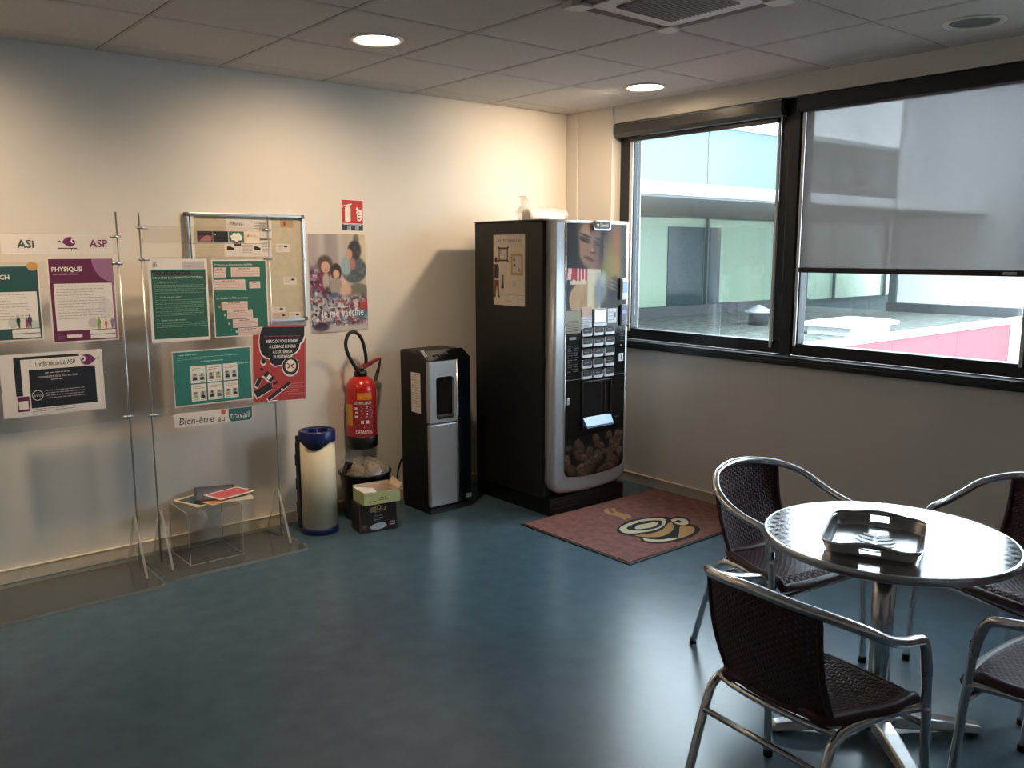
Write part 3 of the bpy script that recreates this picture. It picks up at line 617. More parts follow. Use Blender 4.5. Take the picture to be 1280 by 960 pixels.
P.poly('orange_dot', ink(214, 92, 62), ell(.044, .022, .0135, .0135, 18), 2); P.poly('teal_speech_bubble', ink(50, 104, 108), [(.072, -.012), (.085, -.034), (.185, -.034), (.200, -.020), (.200, .035), (.072, .035)], 1); P.text('lettering', K_wh, 'travail', .080, -.018, h=.034, width=.105, layer=3, shear=.1)
P.done()
# cards in the header lip of stand 2
for k, (lab, x, c, fn) in enumerate((('dark magenta leaflet card, leftmost in the stand header', -2.726, ink(88, 50, 62), 0), ('plain black leaflet card, second in the stand header', -2.645, ink(28, 24, 26), 1), ('green leaflet card with a white blot, third in the stand header', -2.562, ink(56, 96, 78), 2), ('cream leaflet card with an orange mark, rightmost in the stand header', -2.478, ink(226, 206, 184), 3))):
    t, P, w2, h2 = sheet(lab, 'card', x, SY-.0125, 1.664, .079, .058, 0, paper=c, group='leaflet cards in the stand header', name='leaflet_card')
    if fn == 0: P.poly('photo_patch', ink(168, 112, 120), [(-.03, -.022), (.03, -.022), (.034, .002), (.01, .008), (-.012, -.002)], 1); P.poly('photo_patch', ink(52, 30, 40), [(-.038, .006), (.036, .01), (.036, .026), (-.038, .026)], 1)
    if fn == 1: P.poly('white_dot', K_wh, ell(-.028, .012, .003, .004, 8), 1)
    if fn == 2: P.poly('white_blot', K_wh, [(.030*(1+.12*math.sin(7*a))*math.cos(a), .021*(1+.12*math.sin(7*a))*math.sin(a)) for a in (2*PI*q/40 for q in range(40))], 1)
    if fn == 3: P.poly('orange_mark', ink(212, 122, 90), [(-.030, .002), (-.014, .002), (-.020, .018)], 1); P.lines('card_text', K_gr, -.012, .032, .010, .0, .006, .002, 1)
    P.done()
# ------------------------------------------------------------------ locked notice board on the wall
t = thing('notice_board', 'wall-mounted notice board with an aluminium frame and glazed door, behind the right-hand stand', 'notice board', (-2.400, 0, 1.490))
bx0, bx1, bz0, bz1 = -.338, .338, -.295, .305
MB().box((bx0+.01, -.012, bz0+.01), (bx1-.01, 0, bz1-.01)).build('back_panel', mat('board_beige', rgb(206, 194, 170), .8), t)
for a, b in (((bx0, bz0), (bx0+.018, bz1)), ((bx1-.018, bz0), (bx1, bz1))): MB().box((a[0], -.034, a[1]+.016), (b[0], 0, b[1]-.016)).build('frame_bar', M_steel, t, bevel=.004)
for a, b in (((bx0, bz0), (bx1, bz0+.018)), ((bx0, bz1-.018), (bx1, bz1))): MB().box((a[0]+.016, -.034, a[1]), (b[0]-.016, 0, b[1])).build('frame_bar', M_steel, t, bevel=.004)
for x in (bx0, bx1-.022):
    for z in (bz0, bz1-.022): MB().box((x-.001, -.036, z-.001), (x+.023, 0, z+.023)).build('frame_corner', mat('corner_grey', rgb(96, 92, 88), .4), t, bevel=.006)
MB().box((bx0+.026, -.030, bz0+.02), (bx0+.042, -.014, bz1-.02)).build('door_stile', M_white, t)
MB().box((bx0+.018, -.0285, bz0+.018), (bx1-.018, -.0265, bz1-.018)).build('door_pane', M_pane, t)
lk = MB().tube([(bx1-.012, -.034, .055), (bx1-.012, -.046, .055)], .011, 14).build('lock', M_steel, t); MB().box((bx1-.016, -.05, .048), (bx1-.008, -.046, .062)).build('key', M_steel, lk)
def pinned(lab, x, z, wd, ht, roll, c=None, fn=None):
    t, P, w2, h2 = sheet(lab, 'notice', x, -.0132, z, wd, ht, roll, paper=c, name='pinned_note')
    if fn: fn(P, w2, h2)
    P.done(); return t
rn = random.Random(21)
def sketchA(P, w, h):
    P.lines('printed_text', K_gr, -w+.015, -w+.10, h-.025, h-.05, .012, .003, 1, rn); P.lines('printed_text', K_gr, .03, w-.02, h-.02, h-.06, .009, .003, 1, rn)
    P.text('script', ink(90, 86, 86), 'Menu', -w+.02, h-.045, h=.022, layer=2, shear=.3); P.rect('grey_patch', ink(200, 192, 188), w-.075, h-.075, w-.02, h-.02, 1)
pinned('large white sheet with script lettering, upper left inside the notice board', -2.385, 1.715, .262, .120, .010, None, sketchA)
def sketchB(P, w, h):
    for x, z in ((-w+.035, -.004), (-w+.075, .018), (.05, -.002)): P.poly('shoe_picture', ink(40, 36, 36), [(x-.02, z-.010), (x+.02, z-.012), (x+.02, z), (x-.004, z+.010), (x-.02, z+.008)][::1], 1)
    P.lines('printed_text', K_gr, -w+.10, .02, .014, -.03, .01, .003, 1, rn); P.lines('printed_text', K_gr, .08, w-.01, .03, -.03, .012, .003, 1, rn)
pinned('white sheet with three small dark pictures, inside the notice board below the script sheet', -2.395, 1.612, .272, .100, .008, None, sketchB)
pinned('small tan photo card, top right inside the notice board', -2.163, 1.745, .078, .042, .02, ink(186, 152, 116), lambda P, w, h: P.poly('red_figure', ink(150, 70, 60), ell(-w+.025, 0, .008, .014, 10), 1))
def smallcard(P, w, h): P.lines('printed_text', K_gr, -w+.008, .0, h-.008, -h+.006, .007, .002, 1, rn); P.poly('picture_blob', ink(60, 56, 60), ell(w*.4, h*.35, .012, .006, 10), 1)
pinned('small white card, second from the top at the right inside the notice board', -2.192, 1.610, .082, .046, .015, None, smallcard)
pinned('small white card, alone in the middle right of the notice board', -2.156, 1.424, .080, .044, .02, None, smallcard)
pinned('thin white label with dark print, low inside the notice board above two cards', -2.232, 1.262, .078, .030, .02, None, smallcard)
pinned('pinkish card, left of the pair at the foot of the notice board', -2.222, 1.222, .082, .042, .01, ink(222, 190, 176), smallcard)
pinned('white card, right of the pair at the foot of the notice board', -2.134, 1.222, .072, .046, .02, None, smallcard)
# ------------------------------------------------------------------ sheets on the wall
t, P, w2, h2 = sheet('red and white fire extinguisher sign high on the wall above the extinguisher', 'sign', -1.734, -.0008, 1.803, .152, .186, .02, name='fire_sign')
P.rect('red_field', ink(190, 50, 46), -w2+.004, -h2+.046, w2-.004, h2-.004, 1)
P.poly('extinguisher_symbol', K_wh, rrect(-.050, -.038, -.012, .048, .008, 4), 2); P.rect('extinguisher_symbol', K_wh, -.042, .048, -.020, .060, 2); bar(P, 'extinguisher_symbol', K_wh, -.030, .060, -.066, .052, .007, 2); bar(P, 'extinguisher_symbol', K_wh, -.030, .062, -.004, .066, .007, 2); bar(P, 'extinguisher_symbol', K_wh, -.064, .054, -.069, .040, .006, 2)
for k in range(4): P.poly('flame_symbol', K_wh, [(.022+.004*k, .036-.022*k), (.05, .018-.017*k), (.066, .022-.014*k), (.070, .046-.016*k), (.058, .034-.016*k), (.045, .036-.020*k), (.030, .052-.022*k)], 2)
P.rect('dark_strip', ink(46, 60, 82), -w2+.004, -h2+.004, w2-.004, -h2+.042, 1); P.rect('class_mark', ink(176, 196, 200), -.034, -h2+.008, -.010, -h2+.032, 2); P.rect('class_mark', ink(176, 196, 200), .018, -h2+.008, .042, -h2+.032, 2); P.lines('strip_text', K_wh, -.06, .06, -h2+.040, -h2+.034, .01, .003, 2); P.lines('class_text', ink(46, 60, 82), -.032, -.012, -h2+.028, -h2+.010, .006, .003, 3); P.lines('class_text', ink(46, 60, 82), .020, .040, -h2+.028, -h2+.010, .006, .003, 3)
P.done()
t = thing('poster', 'colourful glossy vaccination poster with a family photo, on the wall left of the extinguisher', 'poster', (-1.840, -.0005, 1.405), (0, -.012, 0))
MB().box((-.192, -.0035, -.290), (.192, 0, .290)).build('paper', M_paper, t)
def vaccine(u, v):
    c = mix((.74, .69, .68), (.58, .52, .50), vn(u*9, v*1.2, 1)); c = mix(c, (.82, .77, .66), el(u, v, 1.0, .15, .28, .5, .8))
    c = mix(c, (.38, .10, .22), el(u, v, .06, .50, .14, .15, .3)*.9); c = mix(c, (.62, .60, .56), el(u, v, .3, .70, .45, .18, .4))
    # woman on the left
    c = mix(c, (.34, .27, .23), el(u, v, .27, .33, .14, .115, .15)); c = mix(c, (.80, .62, .53), el(u, v, .28, .335, .075, .062, .1)); c = mix(c, (.62, .30, .32), el(u, v, .29, .365, .03, .008, .3))
    c = mix(c, (.46, .14, .22), el(u, v, .22, .50, .13, .11, .1)); c = mix(c, (.70, .64, .60), el(u, v, .28, .48, .06, .09, .2)); c = mix(c, (.20, .20, .22), el(u, v, .30, .60, .09, .06, .3)*vn(u*40, v*40, 8)*1.4)
    # child
    c = mix(c, (.24, .17, .14), el(u, v, .46, .385, .095, .085, .1)); c = mix(c, (.84, .65, .55), el(u, v, .46, .41, .058, .045, .12)); c = mix(c, (.62, .58, .52), el(u, v, .45, .54, .11, .09, .1)); c = mix(c, (.86, .70, .62), el(u, v, .60, .49, .05, .045, .3)); c = mix(c, (.25, .30, .42), el(u, v, .42, .65, .10, .05, .2))
    # doctor or parent on the right
    c = mix(c, (.36, .33, .31), el(u, v, .83, .09, .05, .10, .4)*.8); c = mix(c, (.30, .34, .36), el(u, v, .78, .37, .22, .14, .1)*(.7+.5*vn(u*30, v*30, 5))); c = mix(c, (.58, .66, .68), el(u, v, .64, .33, .09, .10, .2)); c = mix(c, (.25, .22, .21), el(u, v, .80, .17, .12, .10, .12)*(.75+.4*vn(u*26, v*20, 9))); c = mix(c, (.76, .60, .53), el(u, v, .70, .21, .055, .06, .12)); c = mix(c, (.70, .45, .45), el(u, v, .76, .31, .05, .06, .25))
    c = mix(c, (.46, .44, .38), el(u, v, .84, .61, .20, .10, .1)); c = mix(c, (.82, .66, .58), el(u, v, .62, .58, .10, .06, .2))
    # patchwork of bright sequins
    k = max(0, min(1, (v-.60)/.08)); k2 = max(k, .8*el(u, v, .08, .55, .12, .25, .3))*(1-max(0, (v-.93)/.05) if v > .93 else 1)
    ci, cj = math.floor(u*24), math.floor(v*34); bd = (9, 0, 0)
    for a in (-1, 0, 1):
        for b in (-1, 0, 1):
            dd = (u*24-ci-a-hash2(ci+a, cj+b, 1))**2+(v*34-cj-b-hash2(ci+a, cj+b, 2))**2
            if dd < bd[0]: bd = (dd, ci+a, cj+b)
    s = hash2(bd[1], bd[2], 3); s2 = hash2(bd[1], bd[2], 6)
    pal = ((.85, .84, .86), (.30, .14, .28), (.62, .66, .74), (.58, .16, .24), (.24, .42, .52), (.78, .74, .76), (.18, .16, .24), (.66, .50, .60))[int(s*7.99)]
    c = mix(c, pal, k2*(.45+.5*s2)); c = mix(c, (.72, .22, .22), el(u, v, .97, .76, .13, .07, .3)*.9); c = mix(c, (.20, .46, .56), el(u, v, .88, .83, .12, .05, .3)*.9)
    c = mix(c, (.20, .14, .24), el(u, v, .17, .945, .13, .045, .2)); c = mix(c, (.76, .72, .70), max(0, min(1, (v-.93)/.03))*(1 if u > .32 else .2))
    return c
picture('photo', t, -.190, -.288, .190, .288, vaccine, 104, 158, -.0040)
P = Print(t, -.0042); P.text('lettering', K_wh, 'Je me vaccine', -.125, -.202, h=.052, width=.285, layer=1); P.lines('small_print', ink(60, 40, 50), -.05, .12, -.222, -.245, .012, .004, 1); P.lines('small_print', K_wh, -.06, .13, -.142, -.150, .02, .004, 1); P.done()
# ================================================================== table
TZ = .685
TC = (-1.7126, -3.3622)
t = thing('cafe_table', 'round metal-topped cafe table on a pedestal, with chairs around it', 'table', (TC[0], TC[1], 0))
R = .384
def swirl_metal():
    # brushed sheet with overlapping circular polishing swirls in rows
    m = bpy.data.materials.new('swirled_metal'); m.use_nodes = True; nt = m.node_tree; b = nt.nodes['Principled BSDF']
    b.inputs['Metallic'].default_value = 1; b.inputs['Base Color'].default_value = (.80, .80, .80, 1)
    tc = nt.nodes.new('ShaderNodeTexCoord'); mp = nt.nodes.new('ShaderNodeMapping'); mp.inputs['Scale'].default_value = (28, 28, 28); mp.inputs['Rotation'].default_value = (0, 0, .35)
    nt.links.new(tc.outputs['Object'], mp.inputs[0])
    fr = nt.nodes.new('ShaderNodeVectorMath'); fr.operation = 'FRACTION'; nt.links.new(mp.outputs[0], fr.inputs[0])
    su = nt.nodes.new('ShaderNodeVectorMath'); su.operation = 'SUBTRACT'; su.inputs[1].default_value = (.5, .5, 0); nt.links.new(fr.outputs[0], su.inputs[0])
    mu = nt.nodes.new('ShaderNodeVectorMath'); mu.operation = 'MULTIPLY'; mu.inputs[1].default_value = (1, 1, 0); nt.links.new(su.outputs[0], mu.inputs[0])
    ln = nt.nodes.new('ShaderNodeVectorMath'); ln.operation = 'LENGTH'; nt.links.new(mu.outputs[0], ln.inputs[0])
    mr = nt.nodes.new('ShaderNodeMapRange'); mr.inputs['From Max'].default_value = .7; mr.inputs['To Min'].default_value = .09; mr.inputs['To Max'].default_value = .20
    nt.links.new(ln.outputs['Value'], mr.inputs['Value']); nt.links.new(mr.outputs[0], b.inputs['Roughness'])
    bp = nt.nodes.new('ShaderNodeBump'); bp.inputs['Strength'].default_value = .03; bp.inputs['Distance'].default_value = .002
    nt.links.new(ln.outputs['Value'], bp.inputs['Height']); nt.links.new(bp.outputs['Normal'], b.inputs['Normal'])
    return m
MB().lathe([(R-.010, TZ-.0035), (R-.010, TZ-.0005)], 96).build('table_top', swirl_metal(), t)
MB().lathe([(R-.03, TZ-.026), (R-.004, TZ-.026), (R, TZ-.022), (R, TZ-.004), (R-.003, TZ-.0005), (R-.0098, TZ-.0002), (R-.0098, TZ-.004), (R-.03, TZ-.012)], 96, cap=False).build('table_edge', M_steel, t)
MB().lathe([(R-.012, TZ-.024), (R-.012, TZ-.004)], 64).build('table_core', mat('dark_underside', rgb(36, 36, 38), .7), t)
MB().lathe([(.036, .05), (.036, TZ-.03)], 28).build('column', M_alu, t)
MB().lathe([(.09, TZ-.034), (.09, TZ-.025)], 28).build('top_plate', M_alu, t)
MB().lathe([(.060, .030), (.062, .062), (.050, .075), (.038, .080)], 28).build('hub', M_alu, t)
for k in range(4):
    a = math.radians(-41+90*k); c, s = math.cos(a), math.sin(a)
    def q(u, v, z): return (u*c-v*s, u*s+v*c, z)
    MB().skin([[q(u, -wd, z0), q(u, wd, z0), q(u, wd*.8, z1), q(u, -wd*.8, z1)] for u, wd, z0, z1 in ((.045, .036, .030, .066), (.12, .034, .024, .064), (.25, .030, .014, .048), (.335, .026, .008, .034), (.348, .020, .008, .024))], True, True, False).build('foot', mat('cast_aluminium', (.66, .67, .68), .30, 1), t, bevel=.006)
    MB().lathe([(.016, 0), (.016, .012)], 14, c=q(.322, 0, 0)).build('glide', M_rubber, t)

# ------------------------------------------------------------------ serving tray
t = thing('serving_tray', 'silver rounded-square serving tray with cut-out handles and a leaf motif, on the cafe table', 'tray', (-1.818, -3.372, TZ), (0, 0, math.radians(23)))
A, B = .170, .130
def tray_ring(sx, sy, r, z, hump):
    pts = []
    def side(p0, p1, n, hp):
        for k in range(n):
            f = k/n; x = p0[0]+(p1[0]-p0[0])*f; y = p0[1]+(p1[1]-p0[1])*f
            pts.append((x, y, z+(hump*math.sin(PI*f)**1.2 if hp else hump*.12*math.sin(PI*f))))
    def corner(cx, cy, a):
        for k in range(6):
            th = math.radians(a+15*k); pts.append((cx+r*math.cos(th), cy+r*math.sin(th), z))
    side((-sx+r, -sy), (sx-r, -sy), 9, False); corner(sx-r, -sy+r, -90)
    side((sx, -sy+r), (sx, sy-r), 15, True); corner(sx-r, sy-r, 0)
    side((sx-r, sy), (-sx+r, sy), 9, False); corner(-sx+r, sy-r, 90)
    side((-sx, sy-r), (-sx, -sy+r), 15, True); corner(-sx+r, -sy+r, 180)
    return pts
lv = [(0, 0, 0), (.010, .012, .003), (.015, .014, .012), (.021, .017, .027), (.026, .020, .038)]
rings = [tray_ring(A-.012+d, B-.010+d*.9, .030+d, .0012+zz, zz*.30) for d, rr_, zz in lv]
mb = MB(); ids = [mb.ring(r) for r in rings]; n = len(rings[0])
mb.f.append(ids[0]); mb.sm.append(False)
for li, (a, b) in enumerate(zip(ids, ids[1:])):
    for k in range(n):
        if li == 2 and (9+6+5 <= k <= 9+6+9 or 9+6+15+6+9+6+5 <= k <= 9+6+15+6+9+6+9): continue        # the two hand holes
        mb.f.append([a[k], a[(k+1) % n], b[(k+1) % n], b[k]]); mb.sm.append(True)
o = mb.build('tray_body', mat('tray_steel', (.50, .50, .51), .27, 1), t)
so = o.modifiers.new('thickness', 'SOLIDIFY'); so.thickness = .0022; so.offset = 1
MB().tube(rings[-1]+rings[-1][:2], .0028, 6, cap=False).build('rolled_rim', M_steel, t)
lf = mat('etched_leaf', (.78, .78, .78), .45, 1)
for k in range(5):
    for s in (-1, 1):
        x0 = -.095+k*.036; L = .084*(1-.18*abs(k-1.6)); ang = math.radians(52)
        pts = []
        for j in range(9):
            f = j/8; pts.append((f*L, .0125*math.sin(PI*f)*(1-.3*f)))
        pts += [(p[0], -p[1]) for p in pts[-2:0:-1]]
        c, sn = math.cos(ang), math.sin(ang)*s
        P3 = [(x0+u*c-v*sn, s*.004+u*sn+v*c*1, .0036) for u, v in pts]
        if s > 0: P3 = P3[::-1]
        MB().face(P3[::-1]).build('leaf_etching', lf, t)

# ================================================================== chairs
def rail_pt(s):      # s in -1..1 along the back part of the rail
    x = .215*s; return Vector((x, -.252+.078*abs(s)**2.4, .748-.034*abs(s)**2))
ARM = [(-.2555, .150, .50), (-.2560, .136, .565), (-.2565, .118, .603), (-.2585, .085, .615), (-.262, .02, .628), (-.2615, -.06, .655), (-.245, -.130, .692)]
back_pts = [rail_pt(s) for s in (-.86, -.6, -.3, 0, .3, .6, .86)]
rail = ARM+[tuple(p) for p in back_pts]+[(-x, y, z) for x, y, z in ARM[::-1]]
def back_surf(u, v):                        # u -1..1 across, v 0 bottom .. 1 top
    top = rail_pt(u*.80); top.z -= .012
    bot = Vector((.165*u, -.150+.030*abs(u)**2, .415))
    p = bot.lerp(top, v); p.y -= .030*math.sin(PI*v)*.6; return p
def seat_surf(u, v):                        # v 0 rear .. 1 front
    wd = .150+.070*min(1, v*1.6)**.7; y = -.130+.330*v
    z = .424-.014*math.sin(PI*min(1, v*1.05))*(1-u*u*.6)+.004*v
    if v > .86: z -= .030*((v-.86)/.14)**2
    return Vector((wd*u, y+(-.018*u*u if v < .2 else 0)-.022*u*u*v*v, z))
def weave(surf, nu, nv, su, sv, wu, wv, amp):
    mb = MB(); e = 1e-3
    def nrm(u, v):
        d = (surf(min(u+e, 1), v)-surf(max(u-e, -1), v)).cross(surf(u, min(v+e, 1))-surf(u, max(v-e, 0))); return d.normalized()
    def strand(path, side, wd, th):
        rings = []
        for p, n_, sd in zip(path, side[0], side[1]): rings.append([p+sd*wd+n_*th*.2, p+n_*th, p-sd*wd+n_*th*.2, p-n_*th])
        mb.skin(rings, True, False, False)
    for i in range(nu):                     # warp strands, rear to front / bottom to top
        u = -1+2*(i+.5)/nu; path = []; N = []; D = []
        for j in range(sv+1):
            v = j/sv; n_ = nrm(u, v); path.append(surf(u, v)); N.append(n_); D.append((surf(min(u+.02, 1), v)-surf(max(u-.02, -1), v)).normalized())
        strand(path, (N, D), wu, .0022)
    for j in range(nv):                     # weft strands weaving over and under
        v = (j+.5)/nv; path = []; N = []; D = []
        for i in range(nu+1):
            u = -1+2*i/nu; n_ = nrm(u, v); path.append(surf(u, v)+n_*amp*(1 if (i+j) % 2 else -1)); N.append(n_); D.append((surf(u, min(v+.02, 1))-surf(u, max(v-.02, 0))).normalized())
        strand(path, (N, D), wv, .0016)
    return mb
def rim_path(surf, k=14):
    return [surf(-1+2*i/k, 0) for i in range(k)]+[surf(1, i/k) for i in range(k)]+[surf(1-2*i/k, 1) for i in range(k)]+[surf(-1, 1-i/k) for i in range(k)]+[surf(-1, 0), surf(-1+2/k, 0)]
def make_chair(label):
    t = thing('rattan_armchair', label, 'chair', group='woven armchairs around the cafe table')
    MB().tube(cat_path(rail, 4), .0145, 12).build('arm_rail', M_alu, t)
    for s in (-1, 1):
        lg = MB().tube(cat_path([(s*.254, .188, .006), (s*.2545, .176, .2), (s*.2556, .148, .535)], 5), .0128, 12).build('leg', M_alu, t)
        MB().lathe([(.0150, 0), (.0150, .022)], 12, c=(s*.254, .189, 0)).build('foot_cap', M_rubber, lg)
        lg = MB().tube(cat_path([(s*.190, -.285, .006), (s*.192, -.235, .17), (s*.193, -.175, .345), (s*.193, -.14, .388), (s*.196, -.08, .402), (s*.215, .06, .404), (s*.244, .158, .404)], 6), .0128, 12).build('leg', M_alu, t)
        MB().lathe([(.0150, 0), (.0150, .022)], 12, c=(s*.190, -.287, 0)).build('foot_cap', M_rubber, lg)
    MB().tube([(-.245, .164, .355), (.245, .164, .355)], .009, 10).build('stretcher', M_alu, t)
    MB().tube([(-.184, -.196, .315), (.184, -.196, .315)], .009, 10).build('stretcher', M_alu, t)
    MB().tube(cat_path([(-.185, -.135, .398), (-.11, -.160, .404), (0, -.170, .406), (.11, -.160, .404), (.185, -.135, .398)], 4), .009, 10).build('back_rail', M_alu, t)
    seat = MB().tube(rim_path(seat_surf), .0165, 8, cap=False).build('seat', M_rattan, t)
    sw = weave(seat_surf, 30, 30, 30, 24, .0064, .0058, .0018).build('woven_seat', M_rattan, seat); sw['kind'] = 'stuff'
    bk = MB().tube(rim_path(back_surf), .0095, 8, cap=False).build('backrest', M_rattan, t)
    bw = weave(back_surf, 27, 34, 27, 24, .0066, .0046, .0018).build('woven_back', M_rattan, bk); bw['kind'] = 'stuff'
    for s in (-1, 1):
        MB().lathe([(.0, .0), (.010, .0), (.008, .005), (.0, .006)], 10, c=(s*.262, .150, .405)).build('bolt', M_steel, t)
    return t
CH = [((-2.313, -3.451), -1.648, 'nearest woven armchair, back to the camera, with its back and both arms in full view'),
      ((-1.500, -2.862), 3.012, 'woven armchair on the mat side of the table, facing the camera'),
      ((-1.029, -3.484), 1.232, 'woven armchair behind the table by the window wall, cut by the right edge'),
      ((-1.718, -3.903), -.035, 'woven armchair at the lower right corner, only its seat corner and an arm showing')]
c0 = make_chair(CH[0][2])
for k, (xy, a, lab) in enumerate(CH):
    if k == 0: c0.location = (*xy, 0); c0.rotation_euler = (0, 0, a)
    else: dup(c0, (*xy, 0), (0, 0, a), lab)
# ================================================================== vending machine
VX0, VX1, VY0, VY1, VH = -.975, -.300, -.93, -.205, 1.775
vl = (-.6375, -.5675, 0)
t = thing('coffee_vending_machine', 'tall black and silver coffee vending machine standing in the corner by the window', 'vending machine', vl)
o = (-vl[0], -vl[1], 0)
MB(o).box((VX0+.004, VY0+.075, .10), (VX1-.004, VY1, VH-.008)).build('cabinet', M_black2, t, bevel=.006)
MB(o).box((VX0-.001, VY0+.066, VH-.008), (VX1+.001, VY1, VH)).build('top_panel', mat('lid_grey', rgb(60, 60, 60), .5), t)
MB(o).box((VX0+.012, VY0+.010, 0), (VX1-.012, VY1+.005, .105)).build('plinth', M_black, t, bevel=.004)
for z in (.035, .055, .075): MB(o).box((VX0+.03, VY0+.006, z), (VX1-.03, VY0+.011, z+.006)).build('plinth_slot', M_black2, t)
# silver door with rounded lower corners and a bowed lower edge
def door_outline(x0, x1, z0, z1, r, sag, n=8):
    pts = []; mid = (x0+x1)/2; hw = (x1-x0)/2
    def zb(x): return z0+sag*((x-mid)/hw)**2
    for k in range(n+1):
        a = PI+PI/2*k/n; x = x0+r+r*math.cos(a); pts.append((x, zb(x0+r)+r+r*math.sin(a)))
    for k in range(1, 10):
        x = x0+r+(x1-x0-2*r)*k/10; pts.append((x, zb(x)))
    for k in range(n+1):
        a = -PI/2+PI/2*k/n; x = x1-r+r*math.cos(a); pts.append((x, zb(x1-r)+r+r*math.sin(a)))
    return pts+[(x1, z1), (x0, z1)]
DF = VY0                      # front face of the door
dpts = door_outline(VX0+.028, VX1-.002, .112, VH-.006, .085, .030)
inner = door_outline(VX0+.028+.020, VX1-.002-.020, .135, VH-.016, .070, .030)
mb = MB(o); rg = [[(x, DF+.075, z) for x, z in dpts], [(x, DF+.030, z) for x, z in dpts], [(x+(.006 if x < -.64 else -.006), DF+.010, z+.002) for x, z in dpts], [(x, DF, z) for x, z in inner]]
mb.skin(rg, True, True, True)
mb.build('door', M_silver, t)
pxa, pxb = -.858, -.336
pp = door_outline(pxa, pxb, .205, VH-.022, .045, .026)
fasc = MB(o).plate(pp, DF-.004, DF+.02).build('door_panel', mat('panel_black', rgb(12, 14, 17), .18), t, bevel=.002)
MB(o).tube([(x, DF-.003, z) for x, z in pp+[pp[0]]], .003, 6, cap=False).build('panel_trim', mat('bright_trim', (.85, .85, .87), .15, 1), t)
# printed portrait with the lower still life
def lady(u, v):
    c = mix((.10, .08, .07), (.16, .13, .10), u)
    c = mix(c, (.56, .44, .16), el(u, v, .80, .50, .22, .26, .7)); c = mix(c, (.62, .36, .16), el(u, v, .82, .16, .12, .26, .8)*.75); c = mix(c, (.50, .48, .26), el(u, v, .66, .56, .10, .30, .8)*.7); c = mix(c, (.12, .13, .14), max(0, min(1, (u-.86)/.1))*.85)
    c = mix(c, (.24, .19, .16), el(u, v, .24, .18, .26, .26, .25)); c = mix(c, (.30, .25, .22), el(u, v, .13, .28, .03, .22, .5, .25))
    f = el(u, v, .40, .25, .215, .30, .10, -.22); c = mix(c, (.58, .43, .34), f); c = mix(c, (.70, .53, .42), f*el(u, v, .33, .13, .13, .10, .8)); c = mix(c, (.40, .28, .22), f*el(u, v, .56, .34, .09, .22, .7)); c = mix(c, (.66, .48, .38), f*el(u, v, .28, .33, .08, .09, .8))
    for ex, ey, a in ((.285, .185, .28), (.535, .238, .25)):
        c = mix(c, (.32, .22, .18), el(u, v, ex, ey-.012, .088, .030, .3, a)*f); c = mix(c, (.08, .06, .06), el(u, v, ex, ey+.012, .075, .010, .35, a)*f); c = mix(c, (.12, .08, .07), el(u, v, ex+.005, ey-.058, .095, .010, .4, a)*f)
    c = mix(c, (.44, .31, .25), el(u, v, .455, .27, .022, .09, .5, -.18)*f); c = mix(c, (.30, .19, .15), el(u, v, .425, .332, .050, .012, .5, .15)*f); c = mix(c, (.76, .60, .49), el(u, v, .415, .30, .020, .020, .6)*f)
    c = mix(c, (.46, .20, .18), el(u, v, .365, .405, .085, .022, .25, .32)*f); c = mix(c, (.20, .09, .09), el(u, v, .365, .405, .080, .004, .4, .32)*f); c = mix(c, (.58, .32, .28), el(u, v, .375, .425, .05, .010, .5, .3)*f)
    if u < .60 and v < .52:
        c = mix(c, (.11, .08, .07), el(u, v, .60, .17, .05, .26, .4, .15)); c = mix(c, (.10, .07, .06), el(u, v, .06, .30, .13, .34, .25))
    lo = max(0, min(1, (v-.505-.035*u)/.006)) if u < .56 else 0
    if lo > 0:
        d = (.80, .76, .68)
        if u < .335: d = (.78, .12, .15) if not (abs(u-.05-.12*(.6-v)) < .028 or abs(u-.185) < .014 or abs(u-.235) < .010 or abs(u-.29) < .012) else (.90, .86, .84)
        if u < .16 and v > .64: d = (.14, .15, .18)
        if v > .655 and el(u, v, .30, .88, .25, .22, .1) > .5: d = mix((.80, .66, .48), (.68, .52, .36), vn(u*16, v*12, 4))
        if v > .655+.05*math.sin(u*40)*.2 and v < .70 and .07 < u < .33: d = (.90, .82, .70)
        if .34 < u < .46: d = mix((.86, .84, .72), d, .2)
        c = mix(c, d, lo)
    c = mix(c, (.50, .54, .58), el(u, v, .56, .78, .10, .20, .3, .2)*.9); c = mix(c, (.72, .74, .72), el(u, v, .60, .64, .05, .08, .5)*.8)
    c = mix(c, (.10, .10, .11), el(u, v, .80, .80, .12, .16, .3)); 
    for k in range(3): c = mix(c, (.50, .40, .34), el(u, v, .74, .665+.045*k, .11, .014, .5, .35)*.9)
    return c
picture('portrait_picture', t, pxa+.004+o[0], 1.243, pxb-.004+o[0], VH-.026, lady, 112, 122, DF-.0045+o[1])
def beans_fn():
    rn = random.Random(17); B = []
    for k in range(46): B.append((rn.uniform(-.02, 1.02), .12+.95*(k/46)+rn.uniform(-.08, .05), rn.uniform(.055, .105)*(.8+.5*k/46), rn.uniform(0, PI), rn.uniform(.55, 1)))
    def fn(u, v):
        c = (.03, .025, .025)
        for bx, by, r, a, br in B:
            du, dv = (u-bx), (v-by)*.55; cs, sn = math.cos(a), math.sin(a); x = (du*cs+dv*sn)/r; y = (-du*sn+dv*cs)/(r*.68); d = x*x+y*y
            if d < 1:
                h = math.sqrt(1-d); tone = .35+.65*max(0, h*.7-(dv/r)*.55); c = tuple(q*tone*br for q in (.60, .46, .37))
                if abs(y-.12*math.sin(x*3)) < .09 and br > .7: c = tuple(q*.35 for q in c)
        return c
    return fn
mid = (pxa+pxb)/2+o[0]; hw = (pxb-pxa)/2
